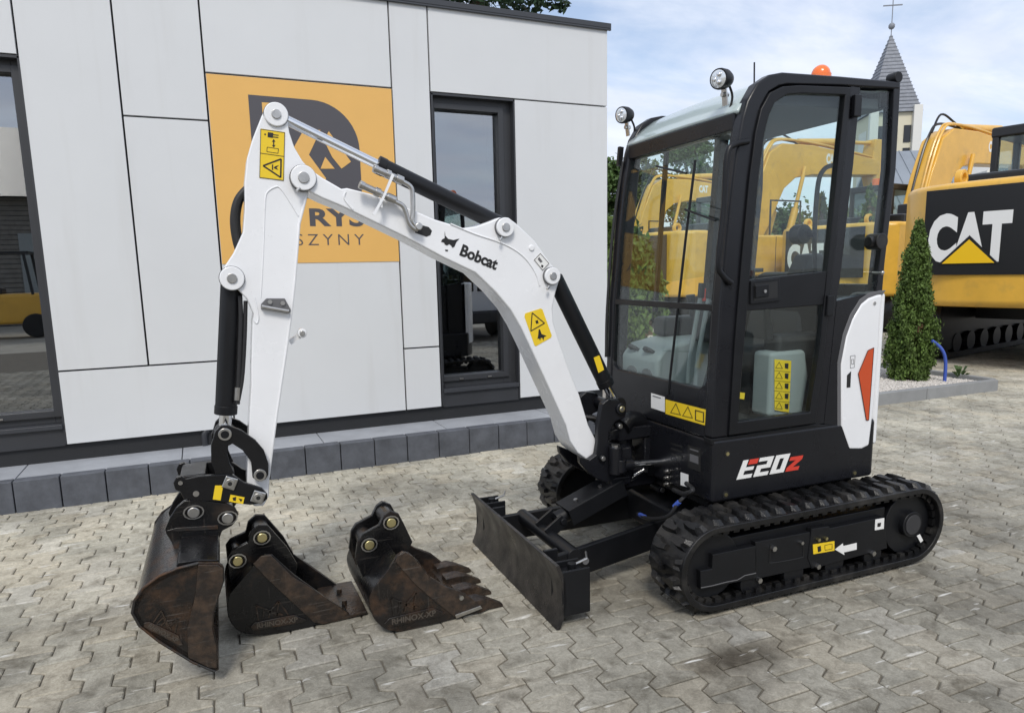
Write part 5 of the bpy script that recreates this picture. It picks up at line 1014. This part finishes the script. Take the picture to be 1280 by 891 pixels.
MB().tube([(XF(p.z)+0.004, p.y, p.z) for p in wq], 0.006, 8).tube([(XF(F.X(822, 208, -0.35).z)-0.004, F.X(822, 208, -0.35).y, F.X(822, 208, -0.35).z), (XF(F.X(862, 217, -0.35).z)-0.004, F.X(862, 217, -0.35).y, F.X(862, 217, -0.35).z)], 0.005, 8).tube([(XF(F.X(858, 262, -0.38).z)-0.004, F.X(858, 262, -0.38).y, F.X(858, 262, -0.38).z), (XF(F.X(898, 276, -0.38).z)-0.004, F.X(898, 276, -0.38).y, F.X(898, 276, -0.38).z)], 0.005, 8).build('wiper', 'black_satin', cb)
# handrail, lights, beacon, aerial
MB().tube(smoothpath(F.Ys([(935, 177), (918, 181), (909, 195), (905, 260), (898, 328), (903, 344), (914, 354)], yA-0.01)), 0.0125, 12).build('handrail', 'black_satin', ME)
def worklight(px, y, r=0.040):
    c = F.Y(*px, y); ax_ = Vector((-0.93, -0.32, -0.12)).normalized()
    L_ = MB().tube([c+ax_*0.012, c+ax_*0.0, c-ax_*0.03, c-ax_*0.055, c-ax_*0.065], [r, r*1.04, r*0.98, r*0.75, r*0.4], 24).build('work_light', 'black_satin', ME)
    MB().tube([c+ax_*0.004, c+ax_*0.013, c+ax_*0.017], [r*0.88, r*0.86, r*0.6], 24).build('lens', 'lens_white', L_)
    for k in range(3): d_ = Vector((0, math.cos(k*2.1), math.sin(k*2.1)))*r*0.42; MB().ball(c+ax_*0.016+d_, r*0.27, 10).build('led', 'chrome', L_)
    b = c-ax_*0.03; MB().bar(b+Vector((0, 0, -r*0.8)), b+Vector((0.01, 0, -r*0.8-0.07)), 0.03, 0.006, up=(1, 0, 0)).cyl(b+Vector((-0.01, 0, -r-0.02)), b+Vector((0.02, 0, -r-0.02)), 0.010, n=8).build('light_bracket', 'steel', L_)
    MB().tube(smoothpath([b+Vector((0.03, 0.01, -0.01)), b+Vector((0.06, 0.02, -0.06)), b+Vector((0.05, 0.03, -0.13))]), 0.005, 8).build('cable', 'rubber_hose', L_)
worklight((900, 99), yA+0.07); worklight((778.5, 144), yB-0.05)
c = F.Y(1026, 94, 0.0); MB().cyl((c.x, 0.0, c.z-0.03), (c.x, 0.0, c.z+0.002), 0.05, n=24).ball((c.x, 0.0, c.z), 0.046, 20, half=True, sz=1.05).build('beacon', 'beacon_orange', ME)
c = F.Y(943, 102, 0.12); MB().cyl((c.x, 0.12, c.z-0.03), (c.x-0.004, 0.12, c.z+0.09), 0.004, n=8).build('aerial', 'black_satin', ME)
c = F.Y(1121, 98, yA+0.02); MB().cyl((c.x-0.01, yA+0.0, c.z), (c.x-0.01, yA+0.05, c.z), 0.024, n=18).build('rear_lamp', 'black_satin', ME, bevel=0.003)
MB().bar(F.Y(774, 208, yB-0.01), F.Y(776, 184, yB-0.01), 0.02, 0.025).build('mirror_bracket', 'black_satin', cb)
MB().tube(smoothpath([(XF(1.95)-0.006, yB-0.02, 1.96), (XF(1.6)-0.012, yB-0.01, 1.6), (XF(1.2)-0.012, yB-0.01, 1.2), (XF(0.95)-0.01, yB-0.015, 0.95)]), 0.008, 8).build('cable', 'rubber_hose', cb)

# --- undercarriage and tracks
MB().box(-0.45, 0.42, -0.42, 0.42, 0.13, 0.29).cyl((0, 0, 0.28), (0, 0, 0.37), 0.29, n=36).build('undercarriage', 'black_satin', ME, bevel=0.02)
xf0, xr0, Rb = -0.548, 0.588, 0.180; zc0 = 0.202
Lf = xr0-xf0; TOT = 2*Lf+2*math.pi*Rb
def tpath(s, r=Rb):
    s %= TOT; k = r/Rb
    if s < Lf: return Vector((xf0+s, 0, zc0+r)), Vector((0, 0, 1))
    s -= Lf
    if s < math.pi*Rb: a = math.pi/2-s/Rb; return Vector((xr0+r*math.cos(a), 0, zc0+r*math.sin(a))), Vector((math.cos(a), 0, math.sin(a)))
    s -= math.pi*Rb
    if s < Lf: return Vector((xr0-s, 0, zc0-r)), Vector((0, 0, -1))
    s -= Lf; a = -math.pi/2-s/Rb; return Vector((xf0+r*math.cos(a), 0, zc0+r*math.sin(a))), Vector((math.cos(a), 0, math.sin(a)))
PLAN = [(-0.013, 0.002), (0.014, 0.002), (0.018, 0.040), (0.032, 0.060), (0.033, 0.104), (0.010, 0.107), (-0.006, 0.090), (-0.020, 0.104), (-0.024, 0.070), (-0.022, 0.045)]
def lugmesh(sgn):
    n = len(PLAN); v = [(a, b*sgn, -0.004) for a, b in PLAN]+[(a*0.70+0.001, (0.008+(b-0.008)*0.80)*sgn, 0.021) for a, b in PLAN]
    me = MB().add(v, [list(range(n))[::-1], list(range(n, 2*n))]+[(i, (i+1) % n, n+(i+1) % n, n+i) for i in range(n)]).mesh('lug', smooth=False); me.materials.append(MATS['rubber']); return me
LUG = {1: lugmesh(1), -1: lugmesh(-1)}
NL = 42; NR = 120
for side in (-1, 1):
    y0, y1 = (-0.68, -0.45) if side < 0 else (0.45, 0.68); ym = (y0+y1)/2
    lo = [tpath(TOT*i/NR)[0]+Vector((0, y0, 0)) for i in range(NR)]; li = [tpath(TOT*i/NR, Rb-0.026)[0]+Vector((0, y0, 0)) for i in range(NR)]
    tk = MB().ring(lo, li, (0, y1-y0, 0)).build('track', 'rubber', ME, bevel=0.004)
    for i in range(NL):
        for sg in (-1, 1):
            p, n_ = tpath(TOT*(i+(0.5 if sg > 0 else 0))/NL); yv = Vector((0, 1, 0)); tv = yv.cross(n_)
            o = bpy.data.objects.new('lug', LUG[sg]); C.objects.link(o); o.parent = tk
            o.matrix_local = Matrix(((tv.x, 0, n_.x, p.x), (tv.y, 1, n_.y, ym), (tv.z, 0, n_.z, p.z), (0, 0, 0, 1)))
    dt = MB()
    for i in range(64):
        p, n_ = tpath(TOT*i/64, Rb-0.024)
        for yy in (y0+0.035, y1-0.035): a = p+Vector((0, yy, 0)); dt.bar(a, a-n_*0.022, 0.03, 0.022, up=(0, 1, 0))
    tag(dt.build('drive_teeth', 'rubber', tk), kind='stuff')
    so_y = y0+0.04 if side < 0 else y1-0.04; s_ = 1 if side < 0 else -1
    fr_ = MB().box(xf0+0.08, xr0-0.14, y0+0.06, y1-0.06, 0.10, 0.30).build('track_frame', 'black_satin', ME, bevel=0.006)
    for k in range(4): x = xf0+0.20+k*0.235; MB().cyl((x, y0+0.035, 0.088), (x, y1-0.035, 0.088), 0.055, n=22).build('roller', 'black_satin', fr_, bevel=0.004)
    MB().cyl((xf0, y0+0.05, zc0), (xf0, y1-0.05, zc0), 0.145, n=36).build('idler', 'black_satin', fr_, bevel=0.008)
    MB().cyl((xr0, y0+0.05, zc0), (xr0, y1-0.05, zc0), 0.150, n=18).build('sprocket', 'black_satin', fr_, bevel=0.003)
    MB().cyl((xr0, y0+0.022, zc0), (xr0, y0+0.06, zc0), 0.062, n=30).build('hub_cap', 'black_satin', fr_, bevel=0.004); MB().cyl((xr0, y0+0.018, zc0), (xr0, y0+0.024, zc0), 0.048, n=30).build('hub_face', 'trim_dark', fr_, bevel=0.002)
    if side < 0:
        zb_ = lambda x, y: (800+.328125*x, 540+.328125*y); yP = y0+0.028
        def tp(name, px, m, yy, t, par=fr_, bevel=0.003): return MB().prism(F.Ys([zb_(*q) for q in px], yy), (0, t, 0)).build(name, m, par, bevel=bevel)
        tp('guard_plate', ((655, 368), (722, 358), (724, 366), (930, 322), (943, 442), (690, 512), (655, 520), (640, 480)), 'black_satin', yP, 0.03)
        tp('guard_plate', ((440, 430), (440, 418), (648, 380), (652, 515), (440, 560), (442, 480)), 'black_satin', yP+0.004, 0.03)
        tp('guard_plate', ((278, 466), (441, 433), (442, 556), (232, 600), (230, 528), (275, 520)), 'black_satin', yP-0.004, 0.03)
        MB().tube(smoothpath(F.Ys([zb_(497, 425), zb_(494, 485), zb_(505, 497), zb_(610, 478), zb_(622, 465), zb_(622, 415)], yP+0.003)), 0.002, 6).build('cover_outline', 'decal_black', fr_)
        line('worn_edge', [zb_(232, 592), zb_(275, 584), zb_(330, 570), zb_(372, 562), zb_(400, 545), zb_(442, 536)], 0.004, 'seal_grey', fr_, yP-0.006)
        for q in ((453, 563), (676, 510), (886, 460), (508, 442), (614, 420), (678, 408), (706, 403)):
            c = F.Y(*zb_(*q), yP-0.004); MB().cyl((c.x, yP-0.014, c.z), (c.x, yP+0.004, c.z), 0.012 if q[1] > 425 else 0.008, n=6).build('bolt', 'steel' if q[0] < 650 or q[1] > 450 else 'zinc_yellow', fr_)
        decal('sticker', [zb_(658, 427), zb_(740, 414), zb_(740, 450), zb_(660, 464)], 'decal_yellow', fr_, yP-0.001); decal('pictogram', [zb_(676, 436), zb_(688, 432), zb_(690, 452), zb_(678, 456)], 'decal_black', fr_, yP-0.0026)
        line('pictogram', [zb_(704, 430), zb_(732, 425), zb_(732, 444), zb_(705, 449)], 0.0015, 'decal_black', fr_, yP-0.003, True)
        decal('arrow_sticker', [zb_(742, 446), zb_(772, 423), zb_(774, 433), zb_(825, 421), zb_(825, 446), zb_(776, 457), zb_(778, 467)], 'decal_white', fr_, yP-0.001)
        decal('sticker', [zb_(896, 332), zb_(930, 326), zb_(928, 367), zb_(894, 373)], 'decal_white', fr_, yP-0.001); decal('pictogram', [zb_(905, 346), zb_(918, 344), zb_(916, 358), zb_(904, 360)], 'decal_black', fr_, yP-0.0026)
        decal('sticker', [zb_(1054, 394), zb_(1066, 388), zb_(1078, 412), zb_(1068, 420)], 'decal_white', fr_, y0+0.017)
for x in (-0.28, 0.22): MB().box(x-0.05, x+0.05, -0.52, 0.52, 0.16, 0.26).build('axle_beam', 'black_satin', ME, bevel=0.006)

# --- dozer blade
sec = [(-1.198, 0.002), (-1.178, 0.05), (-1.166, 0.12), (-1.172, 0.20), (-1.198, 0.272)]
bl = MB().ring([(a, -0.51, b) for a, b in sec], [(a+0.016, -0.51, b) for a, b in sec], (0, 1.02, 0), closed=False).build('dozer_blade', 'blade_steel', ME, bevel=0.002)
for s in (-1, 1):
    ya = -0.51 if s < 0 else 0.40; yb = ya+0.11
    MB().box(-1.17, -1.045, ya, ya+0.012, 0.05, 0.24).box(-1.17, -1.045, yb-0.012, yb, 0.05, 0.24).box(-1.17, -1.05, ya+0.012, yb-0.012, 0.20, 0.215).box(-1.17, -1.05, ya+0.012, yb-0.012, 0.06, 0.075).build('blade_wing', 'black_satin', bl, bevel=0.004)
    MB().cyl((-1.10, ya+0.055, 0.20), (-1.10, ya+0.055, 0.245), 0.018, n=14).build('extension_pin', 'black_satin', bl); MB().tube([(-1.10, ya+0.055, 0.235), (-1.03, ya+0.06, 0.25), (-1.0, ya+0.12, 0.25)], 0.005, 7).build('pin_handle', 'steel', bl)
    MB().box(-1.155, -1.09, s*0.30-0.008, s*0.30+0.008, 0.02, 0.25).build('blade_rib', 'black_satin', bl, bevel=0.003)
    pa, pb = Vector((-1.165, s*0.29, 0.14)), Vector((-0.36, s*0.17, 0.19))
    mb = MB().bar(pa, pb, 0.028, 0.13); mb.build('push_arm', 'black_satin', bl, bevel=0.006)
    q = pa.lerp(pb, 0.28); MB().cyl(q+Vector((0, -0.02, 0)), q+Vector((0, 0.02, 0)), 0.016, n=16).build('arm_hole', 'seal_grey', bl)
MB().cyl((-1.0, -0.29, 0.19), (-1.0, 0.29, 0.19), 0.035, n=22).build('cross_tube', 'black_satin', bl, bevel=0.003)
MB().bar((-1.02, -0.05, 0.21), (-0.93, -0.05, 0.27), 0.014, 0.06).bar((-1.02, 0.05, 0.21), (-0.93, 0.05, 0.27), 0.014, 0.06).cyl((-0.94, -0.07, 0.265), (-0.94, 0.07, 0.265), 0.016).build('ram_lug', 'black_satin', bl, bevel=0.003)
r0, r1 = Vector((-0.95, 0.0, 0.255)), Vector((-0.45, 0.0, 0.44)); dd = (r1-r0).normalized()
br = MB().cyl(r0, r0.lerp(r1, 0.70), 0.036, n=22).build('blade_cylinder', 'black_satin', ME, bevel=0.003); MB().cyl(r0.lerp(r1, 0.70), r1, 0.020, n=18).build('rod', 'chrome', br); MB().cyl(r1-Vector((0, 0.05, 0)), r1+Vector((0, 0.05, 0)), 0.026, n=18).build('rod_eye', 'black_satin', br)
nrm = dd.cross(Vector((0, 1, 0)))*-1
if nrm.z < 0: nrm = -nrm
MB().bar(r0+dd*0.05+nrm*0.042, r0+dd*0.36+nrm*0.042, 0.13, 0.008, up=nrm).bar(r0+dd*0.05+nrm*0.005+Vector((0, -0.068, 0)), r0+dd*0.36+nrm*0.005+Vector((0, -0.068, 0)), 0.006, 0.08, up=nrm).build('ram_guard', 'black_satin', br, bevel=0.002)
for t in (0.12, 0.26): q = r0+dd*t+nrm*0.047+Vector((0, -0.02, 0)); MB().cyl(q, q+nrm*0.008, 0.011, n=6).build('bolt', 'steel', br)
boss(828, 612, -0.02, 0.06, 0.024, 'black_satin', ME, 'ram_pin', 'steel', 0.55)

# ------------------------------------------------------------------ spare buckets lying on the paving (world frame)
def spare(name, label, zf, yN, Wd, side, shell_idx, strip, ear, pins, m_side, base):
    t = thing(name, label, 'bucket', base)
    P = lambda px, y=yN: [W.Y(*zf(*q), yN) for q in px]
    sp = P(side); lowz = min(p.z for p in sp[3:8]); off = Vector((0, 0, 0.004-lowz)); sp = [p+off for p in sp]
    for p in sp: p.z = max(p.z, 0.004)
    def pr(pts, y, th, nm, m, bev=0.002): return MB().prism([(p.x, y, p.z) for p in pts], (0, th, 0)).build(nm, m, t, bevel=bev)
    pr(sp, yN, 0.014, 'side_plate', m_side); pr(sp, yN+Wd-0.014, 0.014, 'side_plate', m_side)
    cen = sum(sp, Vector())/len(sp)
    bk_ = smoothpath([sp[i] for i in shell_idx], 3); inn = []
    for p in bk_: q = cen-p; q.y = 0; inn.append(p+q.normalized()*0.013)
    MB().ring([(p.x, yN+0.004, p.z) for p in bk_], [(p.x, yN+0.004, p.z) for p in inn], (0, Wd-0.008, 0), closed=False).build('shell', 'bucket_black', t)
    st = [p+off for p in P(strip)]
    for p in st: p.z = max(p.z, 0.006)
    pr(st, yN-0.008, 0.009, 'side_cutter', 'bucket_rust'); pr(st, yN+Wd-0.001, 0.009, 'side_cutter', 'bucket_rust')
    ew = 0.065; ymid = yN+Wd/2; yE = ymid-ew-0.01; PE = lambda px: [W.Y(*zf(*q), yE) for q in px]
    er = [p+off for p in PE(ear)]
    for y in (ymid-ew-0.01, ymid+ew-0.01): pr(er, y, 0.02, 'ear', 'bucket_black', 0.003)
    for q in pins:
        c = PE([q])[0]+off; MB().cyl((c.x, ymid-ew-0.028, c.z), (c.x, ymid+ew+0.028, c.z), 0.020, n=20).build('pin', 'zinc_yellow', t, bevel=0.003)
        for s_ in (-1, 1): MB().cyl((c.x, ymid+s_*(ew+0.0)-0.014*(1 if s_ < 0 else -2.2), c.z), (c.x, ymid+s_*(ew)-0.014*(1 if s_ < 0 else -2.2)+0.004, c.z), 0.032, n=22).build('pin_collar', 'steel', t) if False else None
        MB().ring([(c.x+0.034*math.cos(k*.524), ymid-ew-0.022, c.z+0.030*math.sin(k*.524)) for k in range(12)], [(c.x+0.029*math.cos(k*.524), ymid-ew-0.022, c.z+0.025*math.sin(k*.524)) for k in range(12)], (0, 0.006, 0)).build('pin_clip', 'steel', t)
        MB().cyl((c.x, ymid-ew+0.01, c.z), (c.x, ymid+ew-0.01, c.z), 0.034, n=22).build('pin_tube', 'bucket_black', t, bevel=0.002)
    return t, sp, off
z2_ = lambda x, y: (270+.2132*x, 630+.2132*y)
yb2 = W.Z(310, 801, 0).y
S2 = [(110, 545), (85, 575), (72, 625), (72, 690), (92, 745), (150, 800), (270, 816), (400, 800), (560, 770), (640, 757), (790, 692), (640, 590), (470, 470), (380, 390), (335, 348), (290, 350), (215, 425)]
t2, sp2, of2 = spare('trenching_bucket', 'narrow flat-lipped digging bucket lying between the two other buckets', z2_, yb2, 0.32, S2, [16, 0, 1, 2, 3, 4, 5, 6, 7, 8, 9, 10], [(222, 398), (268, 352), (322, 345), (362, 382), (450, 470), (600, 560), (788, 690), (635, 757), (575, 735), (420, 590), (300, 480)],
    [(90, 560), (68, 360), (95, 322), (190, 275), (205, 215), (250, 172), (305, 172), (335, 205), (420, 300), (480, 400), (470, 470), (300, 560), (120, 590)], [(273, 240), (131, 376)], 'bucket_black', W.Z(340, 795, 0))
e0 = sp2[9]; e1_ = sp2[10]; MB().prism([(e0.x, yb2-0.005, 0.004), (e1_.x+0.07, yb2-0.005, 0.010), (e1_.x+0.07, yb2-0.005, 0.022), (e0.x+0.02, yb2-0.005, 0.026)], (0, 0.33, 0)).build('cutting_edge', 'bucket_rust', t2, bevel=0.003)
for y in (0.10, 0.22): MB().cyl((e1_.x-0.005, yb2+y, 0.02), (e1_.x-0.005, yb2+y, 0.042), 0.012, n=6).build('bolt', 'bucket_rust', t2)
a_, b_ = W.Y(*z2_(225, 786), yb2)+of2, W.Y(*z2_(520, 735), yb2)+of2; embossed(t2, Vector((a_.x, yb2-0.0005, a_.z)), b_-a_, Vector((0, 0, 1)), (b_-a_).length/1.8, 'bucket_worn')
z3_ = lambda x, y: (400+.2469*x, 600+.2469*y)
yb3 = W.Z(490, 793, 0).y
S3 = [(300, 530), (268, 570), (252, 610), (252, 650), (272, 712), (310, 755), (350, 778), (410, 784), (560, 752), (690, 715), (820, 660), (720, 585), (640, 555), (560, 508), (500, 430), (450, 385), (420, 380), (390, 400), (340, 480)]
t3, sp3, of3 = spare('toothed_bucket', 'digging bucket with four teeth lying beside the dozer blade', z3_, yb3, 0.46, S3, [17, 18, 0, 1, 2, 3, 4, 5, 6, 7, 8, 9, 10], [(380, 425), (395, 395), (430, 378), (470, 400), (555, 510), (640, 555), (730, 585), (820, 655), (690, 712), (640, 672), (560, 610), (470, 530)],
    [(180, 420), (192, 330), (215, 292), (300, 245), (325, 195), (355, 172), (400, 188), (425, 235), (470, 330), (440, 390), (380, 420), (300, 520), (240, 560)], [(358, 228), (248, 340)], 'bucket_worn', W.Z(540, 780, 0))
MB().prism([(sp3[9].x, yb3, 0.004), (sp3[10].x, yb3, sp3[10].z-0.012), (sp3[10].x, yb3, sp3[10].z+0.008), (sp3[9].x+0.03, yb3, 0.04)], (0, 0.46, 0)).build('cutting_edge', 'bucket_rust', t3, bevel=0.003)
tip = W.Y(628, 759, yb3+0.03)+of3; rx = sp3[10].x-0.05; rz = sp3[10].z
for k in range(4):
    y = yb3+0.035+k*0.130
    tt = MB(); v = []
    for x, hw_, z0, z1 in ((rx-0.02, 0.032, rz-0.02, rz+0.032), (rx+0.045, 0.034, rz-0.026, rz+0.034), (rx+0.085, 0.022, rz-0.022, rz+0.022), (tip.x, 0.015, tip.z-0.008, tip.z+0.006)): v += [(x, y-hw_, z0), (x, y+hw_, z0), (x, y+hw_, z1), (x, y-hw_, z1)]
    f = [(0, 1, 2, 3), (15, 14, 13, 12)]
    for i in range(3):
        for j in range(4): f.append((i*4+j, i*4+(j+1) % 4, i*4+4+(j+1) % 4, i*4+4+j))
    tt.add(v, f).build('tooth', 'bucket_rust', t3, bevel=0.004)
a_, b_ = W.Y(*z3_(345, 760), yb3)+of3, W.Y(*z3_(620, 700), yb3)+of3; embossed(t3, Vector((a_.x, yb3-0.0005, a_.z)), b_-a_, Vector((0, 0, 1)), (b_-a_).length/1.8, 'bucket_worn')
MB().prism([W.Y(*z3_(*q), yb3-0.009)+of3 for q in ((684, 697), (812, 650), (821, 663), (690, 714))], (0, -0.004, 0)).build('wear_strip', 'steel', t3, bevel=0.001)
c = W.Y(*z3_(712, 606), yb3)+of3; MB().cyl((c.x, yb3-0.014, c.z), (c.x, yb3, c.z), 0.010, n=10).build('bolt', 'steel', t3)
